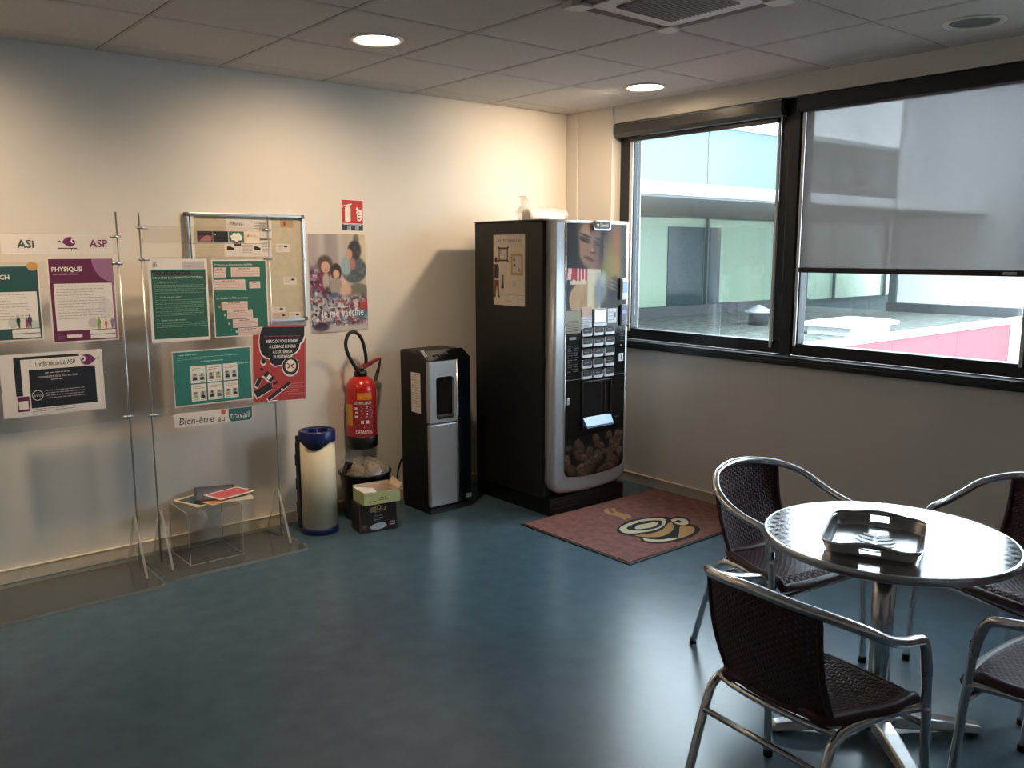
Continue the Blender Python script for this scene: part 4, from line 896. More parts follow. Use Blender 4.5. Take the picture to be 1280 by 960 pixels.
picture('coffee_bean_picture', t, pxa+.006+o[0], .21, pxb-.006+o[0], .470, beans_fn(), 90, 44, DF-.0045+o[1], outline=lambda x: .212+.026*((x-mid)/hw)**2+(.045*max(0, (abs(x-mid)-hw+.045)/.045)**2))
# badge
bd = MB(o).plate(rrect(-.648, 1.712, -.498, 1.772, .022, 5), DF-.020, DF).build('badge', mat('badge_chrome', (.80, .80, .82), .2, 1), t, bevel=.004)
MB(o).plate(rrect(-.640, 1.722, -.506, 1.768, .016, 5), DF-.0225, DF-.019).build('badge_face', mat('badge_black', rgb(24, 26, 28), .3), bd)
P = Print(bd, DF-.0228+o[1]); P.text('lettering', K_wh, 'Saeco', -.596+o[0], 1.735, h=.022, layer=1, bold=.02); P.poly('round_emblem', K_wh, ell(-.614+o[0], 1.744, .010, .010, 14), 1); P.done()
# labels, screen, readers above the keys
def plate_part(name, x0, z0, x1, z1, m, d=.004, par=None, base=None, bev=0): return MB(o).box((x0, (base if base is not None else DF-.0045)-d, z0), (x1, (base if base is not None else DF-.0045), z1)).build(name, m, par or t, bevel=bev)
bp_ = plate_part('notice_panel', -.852, 1.105, -.735, 1.240, mat('bronze_label', rgb(150, 140, 112), .3), .003)
P = Print(bp_, DF-.0076+o[1]); P.lines('label_text', ink(60, 54, 48), -.845+o[0], -.75+o[0], 1.18, 1.115, .010, .003, 1); P.done()
wl = plate_part('white_label', -.730, 1.118, -.640, 1.200, mat('white_label_mat', rgb(214, 214, 220), .4), .003); plate_part('pink_label', -.730, 1.201, -.640, 1.258, mat('pink_label_mat', rgb(206, 168, 146), .4), .003)
P = Print(wl, DF-.0076+o[1]); P.lines('label_text', ink(110, 110, 116), -.725+o[0], -.645+o[0], 1.195, 1.125, .011, .003, 1); P.done()
sb = plate_part('screen_bezel', -.632, 1.140, -.515, 1.245, mat('bezel_grey', rgb(150, 156, 160), .4), .008, bev=.003); plate_part('screen', -.620, 1.160, -.527, 1.235, mat('lit_screen', rgb(206, 208, 235), .2, emit=.7), .0015, sb, DF-.0125); plate_part('bezel_strip', -.630, 1.140, -.517, 1.154, mat('strip_white', rgb(226, 228, 230), .3), .002, sb, DF-.0125)
wl = plate_part('white_label', -.502, 1.150, -.425, 1.240, mat('white_label_mat', rgb(214, 214, 220), .4), .003)
P = Print(wl, DF-.0076+o[1]); P.lines('label_text', ink(110, 110, 116), -.497+o[0], -.45+o[0], 1.232, 1.16, .012, .003, 1); P.rect('small_picture', ink(90, 96, 104), -.448+o[0], 1.185, -.432+o[0], 1.215); P.done()
cr = plate_part('card_reader', -.398, 1.290, -.342, 1.425, mat('reader_white', rgb(214, 216, 220), .35), .022, bev=.006); plate_part('reader_screen', -.392, 1.335, -.350, 1.400, mat('reader_blue', rgb(96, 140, 190), .2, emit=.35), .0015, cr, DF-.0265)
kr = plate_part('key_reader', -.395, 1.130, -.338, 1.262, mat('reader_grey', rgb(92, 98, 110), .4), .016, bev=.006); plate_part('reader_light', -.388, 1.205, -.350, 1.228, mat('reader_lilac', rgb(120, 124, 190), .3, emit=.3), .0015, kr, DF-.0205)
MB(o).tube([(-.346, DF-.018, 1.128), (-.336, DF-.03, 1.128)], .008, 10).build('reader_knob', M_black2, t)
# price list print, coin slot and lock
P = Print(t, DF-.0045+o[1]); P.lines('price_heading', K_gr, -.825+o[0], -.76+o[0], 1.082, 1.064, .03, .016, 1, random.Random(3)); rn = random.Random(9)
P.lines('price_text', ink(110, 112, 116), -.84+o[0], -.80+o[0], 1.03, .86, .014, .004, 1, rn); P.lines('price_text', ink(110, 112, 116), -.79+o[0], -.745+o[0], 1.03, .86, .014, .004, 1, rn); P.lines('coin_text', ink(90, 92, 96), -.385+o[0], -.35+o[0], 1.10, 1.03, .016, .004, 1, rn); P.done()
cs_ = plate_part('coin_slot', -.398, .905, -.358, .955, mat('slot_white', rgb(224, 228, 230), .3), .005, bev=.006); plate_part('slot_opening', -.381, .915, -.376, .945, M_black, .0015, cs_, DF-.0095)
MB(o).tube([(-.378, DF-.004, 1.005), (-.378, DF-.010, 1.005)], .006, 12).build('return_button', M_silver, t)
# fifteen selection keys in five rows
m_key = mat('key_white', rgb(240, 240, 240), .4); m_kl = mat('key_label', rgb(50, 52, 54), .5); proto = None
for j in range(5):
    for i in range(3):
        x = -.682+i*.098+o[0]; z = 1.108-j*.0655
        if proto is None:
            proto = MB().plate(rrect(-.042, -.027, .042, .025, .009, 3), -.010, 0).build('selection_key', m_key, t, bevel=.003)
            lab = MB().plate(rrect(-.037, -.009, .037, .026, .004, 2), -.0115, -.0095).build('key_label', m_kl, proto)
            kt = Print(proto, -.0116); kt.lines('key_text', K_gr, -.026, .026, .010, .002, .012, .005, 1, random.Random(4)); kt.done()
            q = proto
        else:
            q = proto.copy(); COL.objects.link(q); q.parent = t
            for ch in proto.children: c2 = ch.copy(); COL.objects.link(c2); c2.parent = q
        q.location = (x, DF-.0045+o[1], z)
MB(o).box((pxa+.003, DF-.0062, .822), (pxb-.003, DF-.0042, .826)).build('seam_line', mat('seam_grey', rgb(92, 96, 98), .4), t)
# dispensing hatch: recessed-looking frame, sliding door and lit cup shelf
nc = MB(o).box((-.722, DF-.012, .50), (-.705, DF-.004, .805)).box((-.475, DF-.012, .50), (-.458, DF-.004, .805)).box((-.705, DF-.012, .792), (-.475, DF-.004, .805)).build('hatch_frame', M_black, t, bevel=.003)
MB(o).box((-.703, DF-.0062, .60), (-.556, DF-.0042, .790)).build('hatch_door', mat('hatch_smoke', rgb(26, 28, 30), .12), nc); MB(o).box((-.553, DF-.0075, .60), (-.548, DF-.0042, .790)).build('hatch_rail', M_black2, nc); MB(o).box((-.520, DF-.0075, .60), (-.512, DF-.0042, .790)).build('hatch_rail', M_black2, nc)
MB(o).skin([[(-.708, DF-.006, .536), (-.462, DF-.006, .536), (-.462, DF-.006, .580), (-.706, DF-.006, .580)], [(-.710, DF-.050, .520), (-.480, DF-.050, .520), (-.480, DF-.050, .532), (-.710, DF-.050, .532)]], True, True, False).build('cup_shelf', mat('cup_shelf_blue', rgb(128, 160, 208), .2), t)
MB(o).box((-.842, DF-.010, .675), (-.822, DF-.004, .715)).build('lock', M_silver, t, bevel=.003); MB(o).box((-.43, DF-.010, .515), (-.385, DF-.004, .555)).build('change_cup', M_black, t, bevel=.004)
for z in (.28, .9, 1.5): MB(o).tube([(VX0+.022, VY0+.076, z), (VX0+.022, VY0+.076, z+.07)], .007, 10).build('hinge', M_black, t)
# poster on its side (faces the notice-board wall side of the room)
t2, P, w2, h2 = sheet('pale poster of framed pictures and two figures, taped to the side of the vending machine', 'poster', VX0+.0030, -.548, 1.475, .30, .43, 0, -PI/2, paper=mat('poster_beige', rgb(218, 200, 182), .5))
P.text('heading', ink(110, 96, 84), "L'ART EST DANS LE JEU", 0, h2-.044, h=.016, width=.235, align='c', layer=1, bold=.01)
m_gold = ink(186, 150, 96); m_df = ink(62, 46, 38)
P.rect('dark_picture_frame', m_df, -.098, .055, -.008, .138); P.rect('framed_sheet', ink(214, 200, 186), -.088, .065, -.018, .128, 2); P.text('framed_letters', m_df, 'D', -.080, .098, h=.022, layer=3); P.text('framed_letters', m_df, '?', -.042, .078, h=.022, layer=3)
for x in (-.098, -.008): P.poly('frame_corner', m_df, ell(x, .138, .007, .007, 10), 2); P.poly('frame_corner', m_df, ell(x, .055, .007, .007, 10), 2)
P.rect('gold_picture_frame', m_gold, .020, -.030, .132, .102); P.rect('framed_sheet', ink(208, 196, 184), .036, -.014, .116, .086, 2); P.text('framed_letters', m_df, 'M', .042, .052, h=.022, layer=3); P.text('framed_letters', ink(150, 110, 80), 'L', .092, .052, h=.020, layer=3); P.poly('framed_dot', m_df, ell(.054, .030, .010, .010, 12), 3); P.text('framed_letters', ink(120, 120, 120), 'I', .052, -.008, h=.022, layer=3); P.text('framed_letters', m_df, 'A', .086, -.010, h=.026, layer=3)
P.rect('pale_picture_frame', ink(222, 208, 180), .022, -.108, .078, -.052); P.rect('framed_sheet', ink(206, 190, 172), .030, -.100, .070, -.060, 2)
P.poly('adult_legs', ink(122, 66, 60), [(-.143, -.15), (-.128, -.15), (-.118, -.09), (-.108, -.15), (-.094, -.15), (-.096, -.06), (-.14, -.06)], 1); P.poly('adult_coat', ink(52, 52, 66), [(-.145, -.048), (-.098, -.05), (-.094, .02), (-.110, .036), (-.140, .036)], 2); P.poly('adult_hips', ink(220, 196, 164), [(-.143, -.066), (-.098, -.066), (-.100, -.046), (-.143, -.046)], 1); P.poly('adult_head', ink(56, 44, 44), ell(-.124, .062, .013, .018, 14), 2); P.poly('adult_shoes', m_df, [(-.145, -.172), (-.128, -.166), (-.128, -.150), (-.143, -.150)], 1); P.poly('adult_shoes', m_df, [(-.106, -.164), (-.086, -.172), (-.094, -.150), (-.106, -.150)], 1)
P.poly('child_body', ink(64, 92, 72), [(-.072, -.08), (-.050, -.08), (-.050, -.028), (-.072, -.028)], 1); P.poly('child_skirt', ink(48, 44, 50), [(-.076, -.112), (-.048, -.112), (-.050, -.08), (-.072, -.08)], 1); P.poly('child_head', ink(226, 208, 190), ell(-.060, -.014, .009, .012, 12), 2); P.rect('child_leg', ink(200, 170, 150), -.070, -.158, -.065, -.112); P.rect('child_leg', ink(200, 170, 150), -.058, -.158, -.053, -.112)
P.lines('small_print', ink(150, 120, 110), -.04, .03, -.185, -.198, .01, .003, 1); P.rect('floor_line', ink(190, 166, 144), -.02, -.150, .148, -.146)
P.done()
for dx in (-.14, .14): pass
# clear bag of white cups lying on top of the machine
t = thing('cup_bag', 'white paper cups in a clear bag, lying on top of the vending machine', 'bag', (-.52, -.36, VH))
m_cup = mat('white_card_cup', rgb(236, 232, 224), .5)
MB().tube([(-.155, 0, .042), (-.10, 0, .042), (.155, 0, .036)], [.042, .040, .033], 18).build('cup_stack', m_cup, t)
for k in range(9): MB().tube([(-.13+k*.028, 0, .0425-k*.0006), (-.125+k*.028, 0, .0425-k*.0006)], .0425-k*.0010, 18).build('cup_rim', m_cup, t)
mb = MB(); rings = []
for k in range(14):
    f = k/13; x = -.20+.40*f; r = .058*(1-.25*f) if k not in (0, 13) else .02; rings.append([(x, math.cos(2*PI*i/16)*r*1.25*(1+.12*(hash2(k, i)-.5)), max(.001, .050+math.sin(2*PI*i/16)*r*(1+.22*(hash2(k, i, 2)-.5)))) for i in range(16)])
M_bag = clear_mat('crinkled_bag', (.94, .94, .92), 1.45, .1, .18, (.9, .88, .84))
mb.skin(rings, True, True, False).build('bag_film', M_bag, t)
mb = MB(); rings = []
for k in range(7):
    f = k/6; rings.append([(-.19+.030*math.sin(f*3)+math.cos(2*PI*i/10)*(.045-.03*f)*(1+.4*(hash2(k, i, 5)-.5)), math.sin(2*PI*i/10)*.03*(1+.3*(hash2(k, i, 7)-.5)), .06+.105*f) for i in range(10)])
mb.skin(rings, True, True, False).build('bag_neck', M_bag, t)

# ================================================================== water cooler
WX0, WX1, WY0, WY1, WH = -1.505, -1.178, -.44, -.13, .995
wl_ = ((WX0+WX1)/2, (WY0+WY1)/2, 0); o = (-wl_[0], -wl_[1], 0)
t = thing('water_cooler', 'black and silver floor-standing water cooler between the extinguisher and the vending machine', 'water cooler', wl_)
MB(o).prism([(WY0+.03, .03), (WY1, .03), (WY1, WH), (WY0+.10, WH), (WY0+.03, WH-.045)], lambda y, z: (WX0, y, z), lambda y, z: (WX1-.004, y, z)).build('cabinet', M_black2, t, bevel=.012)
MB(o).box((WX0+.012, WY0+.012, 0), (WX1-.012, WY1-.01, .035)).build('plinth', M_black, t)
xs0, xs1, xs2 = WX0+.008, WX1-.118, WX1-.006
def front_slab(name, x0, x1, z0, z1, m, y0=WY0, y1=WY0+.035, bev=.010): return MB(o).box((x0, y0, z0), (x1, y1, z1)).build(name, m, t, bevel=bev, seg=3)
front_slab('lower_door', xs0, xs1, .045, .560, M_silver)
# upper silver front with the dispensing niche left open
nx0, nx1, nz0, nz1 = xs0+.048, xs1-.022, .585, .845
fr = MB(o)
outer = rrect(xs0, .566, xs1, WH-.055, .006, 5); innr = rrect(nx0, nz0, nx1, nz1, .022, 5)
for y in (WY0,):
    n = len(outer); a = [fr.P((x, y, z)) for x, z in outer]; b = [fr.P((x, y, z)) for x, z in innr]; c = [fr.P((x, y+.036, z)) for x, z in innr]; d = [fr.P((x, y+.036, z)) for x, z in outer]
    for k in range(n):
        k2 = (k+1) % n; fr.f += [[a[k], a[k2], b[k2], b[k]], [b[k], b[k2], c[k2], c[k]], [d[k], d[k2], a[k2], a[k]]]; fr.sm += [False]*3
fr.build('upper_front', M_silver, t)
ni = MB(o).plate(rrect(nx0-.002, nz0-.002, nx1+.002, nz1+.002, .022, 5), WY0+.018, WY0+.034).build('niche', M_gloss, t)
MB(o).box((nx0+.008, WY0-.004, nz0+.014), (nx1-.008, WY0+.018, nz0+.024)).build('drip_tray', mat('drip_brown', rgb(70, 56, 50), .4), ni); MB(o).tube([((nx0+nx1)/2, WY0+.012, nz1-.004), ((nx0+nx1)/2, WY0+.012, nz1-.035)], .008, 10).build('nozzle', M_black, ni)
front_slab('gloss_side_door', xs1+.004, xs2, .045, WH-.048, mat('gloss_navy', rgb(14, 20, 28), .10), WY0+.002, WY0+.034, .012)
MB(o).tube([(xs1+.002, WY0-.001, .048), (xs1+.002, WY0-.001, WH-.05)], .006, 8).build('chrome_strip', mat('bright_trim', (.85, .85, .87), .15, 1), t)
MB(o).prism([(WY0+.002, WH-.050), (WY0+.034, WH-.050), (WY0+.105, WH+.002), (WY0+.090, WH+.004)], lambda y, z: (xs0, y, z), lambda y, z: (xs2, y, z)).build('control_panel', M_gloss, t, bevel=.003)
mb = MB(o)
mb.prism([(WY0-.001, WH-.056), (WY0+.004, WH-.052), (WY0+.092, WH+.0045), (WY0+.088, WH+.0065)], lambda y, z: (xs0-.002, y, z), lambda y, z: (xs0+.022, y, z)).build('panel_cheek', M_silver, t)
for k in range(4):
    x = xs0+.07+k*.03; MB(o).obox((x, WY0+.044, WH-.0185), (.009, 0, 0), (0, .006, .0042), (0, -.0006, .0009)).build('touch_key', mat('touch_grey', rgb(80, 84, 90), .3), t)
MB(o).box((xs2-.05, WY0-.0015, .065), (xs2-.008, WY0+.004, .090)).build('maker_plate', mat('plate_grey', rgb(150, 154, 158), .3), t)
ns = MB(o).box((WX0-.0012, WY0+.085, .62), (WX0+.0005, WY0+.185, .865)).build('notice_sheet', M_paper, t)
nt_ = MB(o)
rn = random.Random(14)
for k in range(13):
    z = .85-k*.016; y = WY0+.175; 
    while y > WY0+.098:
        wd = min(rn.uniform(.008, .026), y-(WY0+.095)); nt_.face([(WX0-.0016, y, z), (WX0-.0016, y-wd, z), (WX0-.0016, y-wd, z+.004), (WX0-.0016, y, z+.004)]); y -= wd+.004
q = nt_.build('notice_text', ink(176, 150, 146), ns); q['kind'] = 'stuff'
# cooler cable
tag(MB().tube(cat_path([(-1.515, -.20, .34), (-1.545, -.19, .31), (-1.562, -.17, .22), (-1.55, -.15, .12), (-1.535, -.13, .05), (-1.53, -.08, .02)], 6), .006, 8).build('power_cable', M_rubber), 'black power cable hanging beside the water cooler, above the box', 'cable')

# ================================================================== fire extinguisher on the wall
ex = (-1.772, -.112, 0)
t = thing('fire_extinguisher', 'red fire extinguisher hung on the wall with its black hose looped above it', 'fire extinguisher', ex)
ER = .092
MB().lathe([(.070, .432), (ER-.006, .440), (ER, .46), (ER, .770), (ER-.006, .800), (ER-.025, .828), (.045, .846), (.030, .852)], 36).build('cylinder', M_red, t)
MB().lathe([(.066, .412), (ER-.012, .412), (ER+.002, .425), (ER+.003, .488), (ER+.0005, .492), (ER-.01, .49)], 36).build('foot_ring', M_black, t)
MB().lathe([(.034, .846), (.040, .852), (.040, .872), (.034, .880), (.020, .884)], 24).build('valve_collar', M_black, t)
MB().tube([(0, 0, .88), (0, 0, .905)], .022, 14).build('valve_body', mat('valve_metal', rgb(70, 66, 62), .35, .6), t)
MB().skin([[(-.028, -.014, .880), (-.028, .014, .880), (-.028, .014, .905), (-.028, -.014, .905)], [(.03, -.016, .892), (.03, .016, .892), (.03, .016, .922), (.03, -.016, .922)], [(.115, -.012, .930), (.115, .012, .930), (.115, .012, .948), (.115, -.012, .948)], [(.142, -.009, .940), (.142, .009, .940), (.142, .009, .952), (.142, -.009, .952)]], True, True, False).build('lever', mat('lever_red', rgb(130, 32, 30), .35), t, bevel=.003)
MB().tube(cat_path([(.140, 0, .940), (.128, -.004, .90), (.105, -.012, .845), (.088, -.020, .815)], 4), [.006]*3+[.008]*3+[.011]*7, 10).build('nozzle', M_black, t)
MB().tube(cat_path([(-.020, -.022, .868), (-.055, -.03, .915), (-.095, -.03, .985), (-.108, -.025, 1.050), (-.085, -.018, 1.105), (-.040, -.012, 1.118), (.005, -.008, 1.080), (.030, -.004, 1.010), (.038, -.004, .950), (.034, -.004, .910)], 6), .0105, 10).build('hose', M_rubber, t)
MB().box((-.05, .088, .55), (.05, .112, .62)).build('wall_bracket', M_black, t)
def wrap(name, m, a0, a1, z0, z1, dr=.0006):
    mb = MB(); n = 14; rg = []
    for k in range(n+1):
        a = math.radians(a0+(a1-a0)*k/n); rg.append([((ER+dr)*math.sin(a), -(ER+dr)*math.cos(a), z0), ((ER+dr)*math.sin(a), -(ER+dr)*math.cos(a), z1)])
    for p, q in zip(rg, rg[1:]): mb.face([p[0], q[0], q[1], p[1]], True)
    return mb.build(name, m, t)
CA = -37          # the side turned to the camera
wrap('orange_label', ink(222, 140, 40), CA-8, CA+48, .718, .758); wrap('yellow_label', ink(204, 150, 60), CA-85, CA-28, .560, .688); 
lb = wrap('instruction_label', ink(150, 34, 44), CA-22, CA+60, .502, .712)
def wrap_print(name, m, items):
    mb = MB()
    for a0, a1, z0, z1 in items:
        p = [((ER+.0012)*math.sin(math.radians(a)), -(ER+.0012)*math.cos(math.radians(a))) for a in (a0, (a0+a1)/2, a1)]
        for u, v in zip(p, p[1:]): mb.face([(*u, z0), (*v, z0), (*v, z1), (*u, z1)])
    q = mb.build(name, m, lb); q['kind'] = 'stuff'
def wrap_text(name, m, s, a0, z, h, wid):
    v, f, wd, _, _ = text_geo(s, 0, .02); mb = MB(); sc = h/.72; sx = wid/wd
    for x, y in v:
        a = math.radians(a0)+x*sx/ER; mb.v.append(((ER+.0013)*math.sin(a), -(ER+.0013)*math.cos(a), z+y*sc))
    mb.f = [list(q) for q in f]; mb.sm = [False]*len(f); q = mb.build(name, m, lb); q['kind'] = 'stuff'
rn = random.Random(12); it = []
for z in (.672, .664, .652, .644, .632, .624, .612): it.append((CA+4+rn.uniform(0, 6), CA+rn.uniform(42, 56), z, z+.0035))
for z in (.556, .549): it.append((CA-18, CA+50, z, z+.002))
wrap_print('label_text', K_wh, it); wrap_print('pictogram', K_wh, [(CA-18, CA-8, .655, .672), (CA-16, CA-6, .632, .646), (CA-18, CA-6, .610, .622), (CA+4, CA+14, .572, .592), (CA+24, CA+34, .572, .592)])
wrap_text('lettering', K_wh, 'EXTINCTEUR', CA-20, .690, .016, .105); wrap_text('lettering', K_wh, 'DESAUTEL', CA-16, .512, .020, .105)
wrap_print('yellow_label_text', ink(120, 80, 40), [(CA-80, CA-34, z, z+.003) for z in (.672, .66, .648, .60, .588, .576)])

# ================================================================== cup collector tube
tl = (-2.148, -.262, 0)
t = thing('cup_collector', 'cream tube for used cups with a dark blue lid of four holes and blue base', 'bin', tl)
TR = .098
MB().lathe([(TR, .028), (TR, .545)], 40).build('tube', mat('cream_plastic', rgb(226, 214, 186), .45, var=.03, scale=8), t)
MB().lathe([(TR-.01, 0), (TR+.006, 0), (TR+.006, .030), (TR+.001, .036)], 40).build('base', M_blue, t)
MB().lathe([(TR+.005, .532), (TR+.005, .588), (TR+.001, .594), (TR-.010, .594), (TR-.010, .584)], 40, cap=False).build('lid_rim', M_blue, t)
mb = MB(); NR = 48
# lid plate with four openings: built as a ring fan between the rim and each hole
holes = [(.044*math.cos(math.radians(a)), .044*math.sin(math.radians(a))) for a in (20, 110, 200, 290)]
bm = bmesh.new()
def ringv(cx, cy, r, n, z): return [bm.verts.new((cx+r*math.cos(2*PI*k/n), cy+r*math.sin(2*PI*k/n), z)) for k in range(n)]
eds = []
for vs in [ringv(0, 0, TR-.009, 40, .587)]+[ringv(x, y, .033, 22, .587) for x, y in holes]:
    for k in range(len(vs)): eds.append(bm.edges.new((vs[k], vs[(k+1) % len(vs)])))
bmesh.ops.triangle_fill(bm, use_beauty=True, edges=eds)
me = bpy.data.meshes.new('lid_plate'); bm.to_mesh(me); bm.free(); me.materials.append(M_blue); lp = bpy.data.objects.new('lid_plate', me); COL.objects.link(lp); lp.parent = t
for x, y in holes:
    MB().lathe([(.033, .5875), (.033, .552), (.028, .548)], 22, c=(x, y, 0), cap=False).build('cup_hole', M_blue, t); 
MB().lathe([(TR-.012, .552), (TR-.012, .546)], 30).build('lid_floor', M_navy, t)
# front lip that dips below the lid
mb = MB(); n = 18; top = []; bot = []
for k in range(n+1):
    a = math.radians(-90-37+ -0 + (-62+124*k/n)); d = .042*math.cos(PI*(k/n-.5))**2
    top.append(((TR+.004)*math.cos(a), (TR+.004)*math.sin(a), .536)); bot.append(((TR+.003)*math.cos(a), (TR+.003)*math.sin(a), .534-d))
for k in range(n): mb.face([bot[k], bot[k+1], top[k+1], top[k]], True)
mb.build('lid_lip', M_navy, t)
bk = MB(); 
for k in range(7): bk.box((-.095, .05+.004*(k % 2), .03+k*.07), (-.060, .088+.010*(k % 2), .03+k*.07+.066))
bk.box((-.098, .045, .02), (-.07, .075, .56)); q = bk.build('rear_rack', M_navy, t); q['kind'] = 'stuff'

# ================================================================== black waste bin with a clear liner full of cups
bl = (-1.805, -.190, 0)
t = thing('waste_bin', 'black waste bin with a clear liner, below the fire extinguisher', 'bin', bl)
MB().lathe([(.112, 0), (.118, .004), (.150, .270), (.160, .276), (.161, .286), (.152, .288), (.142, .262), (.108, .010)], 40).build('bin_body', M_black, t)
MB().skin([[(-.155, -.02, .27), (-.125, -.02, .27), (-.125, .02, .27), (-.155, .02, .27)], [(-.12, -.02, .36), (-.09, -.02, .35), (-.09, .02, .35), (-.12, .02, .36)], [(-.085, -.02, .345), (-.07, -.02, .33), (-.07, .02, .33), (-.085, .02, .345)]], True, True, False).build('lid_flap', M_gloss, t, bevel=.004)
mb = MB(); rings = []
for k in range(10):
    f = k/9; r = .142*math.cos(f*PI/2*.92)*(1.02 if k else 1); rings.append([(r*math.cos(2*PI*i/26)*(1+.16*(hash2(i, k, 11)-.5)), r*math.sin(2*PI*i/26)*(1+.16*(hash2(i, k, 12)-.5)), .268+.085*math.sin(f*PI/2)*(1+.5*(hash2(i, k, 13)-.5))) for i in range(26)])
mb.skin(rings, True, True, False).build('liner', clear_mat('bin_liner', (.88, .86, .82), 1.5, .12, .22, (.72, .66, .58)), t)
m_used = mat('used_cup', rgb(176, 158, 140), .6)
for k, (x, y, dx, dy, dz, lab) in enumerate(((-.062, -.040, .5, .8, .30, 'used paper cup at the front left inside the clear bin liner'), (.030, -.055, .9, -.1, .35, 'used paper cup lying at the front of the clear bin liner'), (.060, .040, .2, .9, .40, 'used paper cup at the rear right inside the clear bin liner'), (-.040, .055, -.9, .2, .45, 'used paper cup at the rear left inside the clear bin liner'))):
    d = Vector((dx, dy, dz)).normalized()*.034; c = Vector((x, y, .292))
    tag(MB((bl[0], bl[1], 0)).tube([c-d, c+d], [.024, .033], 14).build('used_cup', m_used), lab, 'cup', 'used cups in the black bin')

# ================================================================== the two cartons
def carton_frame(loc, ang): return loc, (0, 0, ang)
ang = math.radians(-11)
t = thing('coffee_carton', 'dark brown coffee carton on the floor in front of the black bin', 'box', (-2.010, -.470, 0), (0, 0, ang))
m_cb = mat('dark_brown_card', rgb(48, 34, 34), .5)
MB().box((0, 0, 0), (.225, .135, .171)).build('carton_body', m_cb, t, bevel=.002)
P = Print(t, 0)
def arc_text(P, nm, m, s, cx, cz, wd, h, bend):
    v, f, w0, _, _ = text_geo(s, 0, .03); mb = P._mb(nm, m, 2, True, True); base = len(mb.v); y = P.y-2*P.step
    for a, b in v:
        x = (a/w0-.5)*wd; mb.v.append((cx+x, y, cz+b*h/.72*(1+.15*math.cos(x/wd*PI))-bend*(x/wd*2)**2))
    for q in f: mb.f.append([base+i for i in q]); mb.sm.append(False)
arc_text(P, 'lettering', ink(206, 176, 116), 'BIJOU', .112, .128, .088, .026, .010)
P.lines('small_lettering', ink(150, 120, 84), .085, .140, .119, .114, .02, .004, 2, random.Random(1)); P.text('product_line', ink(170, 160, 156), 'Chocolat', .086, .092, h=.011, width=.056, layer=2); P.lines('small_lettering', ink(150, 140, 140), .084, .142, .084, .066, .011, .005, 2, random.Random(6))
P.poly('white_oval', ink(196, 206, 216), ell(.113, .032, .050, .019, 28, .05), 1); P.poly('nut_picture', ink(96, 70, 44), ell(.030, .034, .020, .017, 16), 1); P.poly('nut_picture', ink(130, 96, 58), ell(.028, .038, .012, .009, 14), 2)
P.rect('barcode_field', ink(206, 200, 200), .180, .030, .212, .052); P.lines('barcode', ink(60, 54, 56), .184, .208, .048, .034, .016, .012, 2, random.Random(2)); P.rect('edge_line', ink(92, 76, 76), .001, 0, .004, .170); P.done()
a2 = math.radians(-7.5)
t = thing('open_carton', 'open pale green carton standing on the dark brown coffee carton', 'box', (-2.000, -.512, .1725), (0, 0, a2))
m_cg = mat('pale_green_card', rgb(198, 200, 142), .55); m_ci = mat('carton_inside', rgb(214, 190, 170), .7)
L, D, Hc = .222, .165, .074
def wall2(name, pts, n):
    # outer face green, inner face bare card: two thin boards back to back
    pass
for nm, a, b in (('front_side', (0, 0, 0), (L, .0022, Hc)), ('left_side', (0, 0, 0), (.0022, D, Hc)), ('right_side', (L-.0022, 0, 0), (L, D, Hc)), ('rear_side', (0, D-.0022, 0), (L, D, Hc+.012))):
    MB().box(a, b).build(nm, m_cg, t)
MB().box((.001, .001, 0), (L-.001, D-.001, .003)).build('bottom', m_ci, t)
for nm, a, b in (('inner_lining', (.0024, D-.0040, .003), (L-.0024, D-.0024, Hc+.010)), ('inner_lining', (.0024, .0040, .003), (.0040, D-.004, Hc-.001)), ('inner_lining', (L-.0040, .0040, .003), (L-.0024, D-.004, Hc-.001))): MB().box(a, b).build(nm, m_ci, t)
MB().skin([[(.004, .020, .008), (L*.6, .020, .008), (L*.55, D-.006, .05), (.004, D-.006, Hc-.002)], [(.004, .020, .010), (L*.6, .020, .010), (L*.55, D-.006, .052), (.004, D-.006, Hc)]], True, True, False).build('white_liner_sheet', mat('liner_white', rgb(232, 226, 228), .6), t)
MB().skin([[(L, .01, Hc), (L, D, Hc), (L+.028, D, Hc+.030), (L+.020, .02, Hc+.022)], [(L+.001, .01, Hc-.002), (L+.001, D, Hc-.002), (L+.029, D, Hc+.028), (L+.021, .02, Hc+.020)]], True, True, False).build('side_flap', m_ci, t)
P = Print(t, 0); P.lines('printed_text', ink(110, 90, 70), .03, .075, .022, .012, .02, .007, 1, random.Random(1)); P.lines('printed_text', ink(130, 110, 80), .085, .15, .026, .016, .02, .005, 1, random.Random(2)); P.lines('printed_text', ink(170, 90, 70), .10, .145, .040, .034, .02, .005, 1, random.Random(3))
for x0, x1 in ((.05, .078), (.14, .185)): P.poly('torn_edge', ink(226, 216, 204), [(x0, Hc), (x0+.006, Hc-.010), (x1-.008, Hc-.007), (x1, Hc)], 1)
P.done()

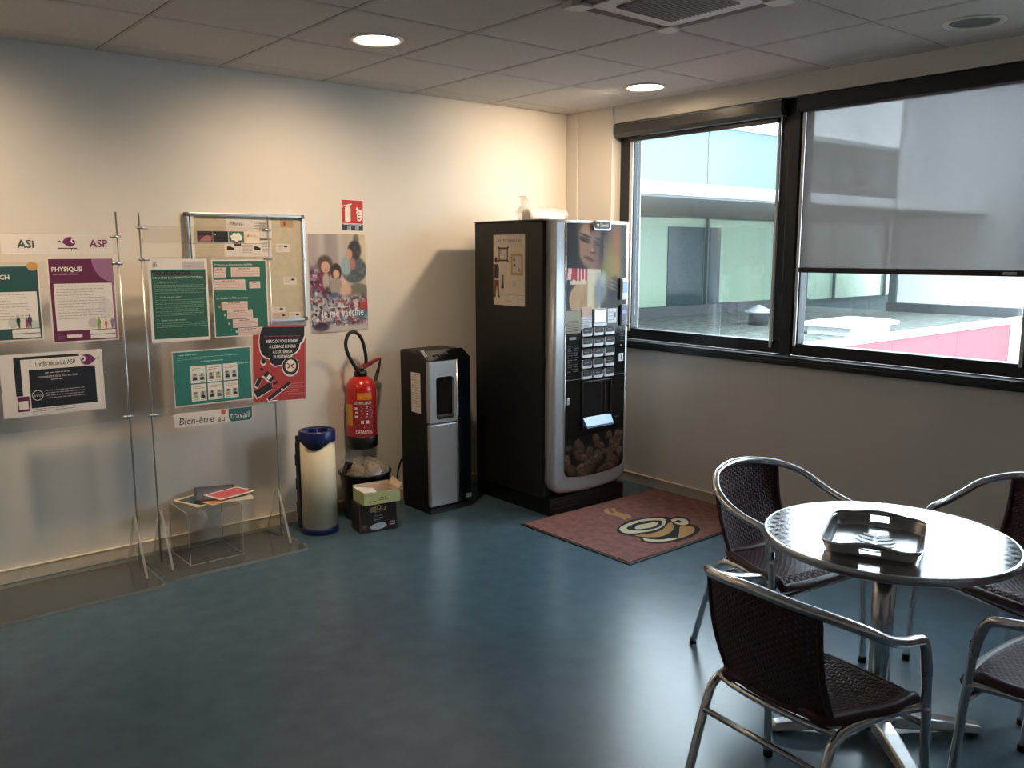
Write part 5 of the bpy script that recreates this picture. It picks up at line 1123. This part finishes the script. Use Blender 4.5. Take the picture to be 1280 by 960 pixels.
# ================================================================== acrylic riser box and the leaflets lying on it
t = thing('acrylic_riser', 'clear acrylic box on the base of the right-hand display stand, under the leaflets', 'display box', (-2.80, -.255, .015))
hx, hy, hz = .138, .140, .268
for nm, a, b in (('front_panel', (-hx, -hy, 0), (hx, -hy+.004, hz)), ('rear_panel', (-hx, hy-.004, 0), (hx, hy, hz)), ('side_panel', (-hx, -hy+.004, 0), (-hx+.004, hy-.004, hz)), ('side_panel', (hx-.004, -hy+.004, 0), (hx, hy-.004, hz)), ('top_panel', (-hx, -hy, hz), (hx, hy, hz+.004))):
    MB().box(a, b).build(nm, M_acryl, t)
ed = MB()
for sx in (-1, 1):
    for sy in (-1, 1): ed.obox((sx*hx, sy*hy, hz/2), (.0016, 0, 0), (0, .0016, 0), (0, 0, hz/2))
for sx in (-1, 1): ed.obox((sx*hx, 0, .002), (.0016, 0, 0), (0, hy, 0), (0, 0, .0016)); ed.obox((sx*hx, 0, hz+.003), (.0014, 0, 0), (0, hy, 0), (0, 0, .0014))
for sy in (-1, 1): ed.obox((0, sy*hy, .002), (hx, 0, 0), (0, .0016, 0), (0, 0, .0016))
q = ed.build('polished_edges', M_acedge, t); q['kind'] = 'stuff'
zt = .015+hz+.0045
LEAF = [('cream leaflet, lowest in the pile on the clear riser box', -2.790, -.190, .200, .230, 12, ink(214, 190, 150), None),
        ('teal leaflet with a white border, left side of the pile on the riser', -2.815, -.205, .150, .205, 22, K_wh, ink(70, 96, 100)),
        ('pale grey leaflet sticking out at the right, front of the pile on the riser', -2.655, -.245, .205, .230, -14, ink(196, 190, 176), None),
        ('orange and cream leaflet at the front edge of the pile on the riser', -2.745, -.300, .150, .110, 16, ink(222, 196, 160), ink(206, 120, 76)),
        ('dark slate magazine in the middle of the pile on the riser', -2.715, -.170, .205, .275, -20, ink(70, 68, 82), ink(96, 98, 114)),
        ('pink leaflet with a white border, topmost of the pile on the riser', -2.665, -.245, .210, .150, 14, K_wh, ink(206, 96, 108))]
for k, (lab, x, y, a, b, an, c, c2) in enumerate(LEAF):
    th = .003 if k != 4 else .006
    t = thing('leaflet' if k != 4 else 'magazine', lab, 'leaflet' if k != 4 else 'magazine', (x, y, zt+.0004), (0, 0, math.radians(an)), 'leaflets and magazines on the acrylic riser')
    MB().skin([[(-a/2, -b/2, 0), (a/2, -b/2, 0), (a/2, b/2, 0), (-a/2, b/2, 0)], [(-a/2, -b/2, th), (a/2, -b/2, th), (a/2, b/2, th), (-a/2, b/2, th)]], True, True, False).build('pages', c, t)
    if c2: MB().face([(-a/2+.012, -b/2+.014, th+.0004), (a/2-.012, -b/2+.014, th+.0004), (a/2-.012, b/2-.014, th+.0004), (-a/2+.012, b/2-.014, th+.0004)]).build('printed_field', c2, t)
    zt += th+.0012
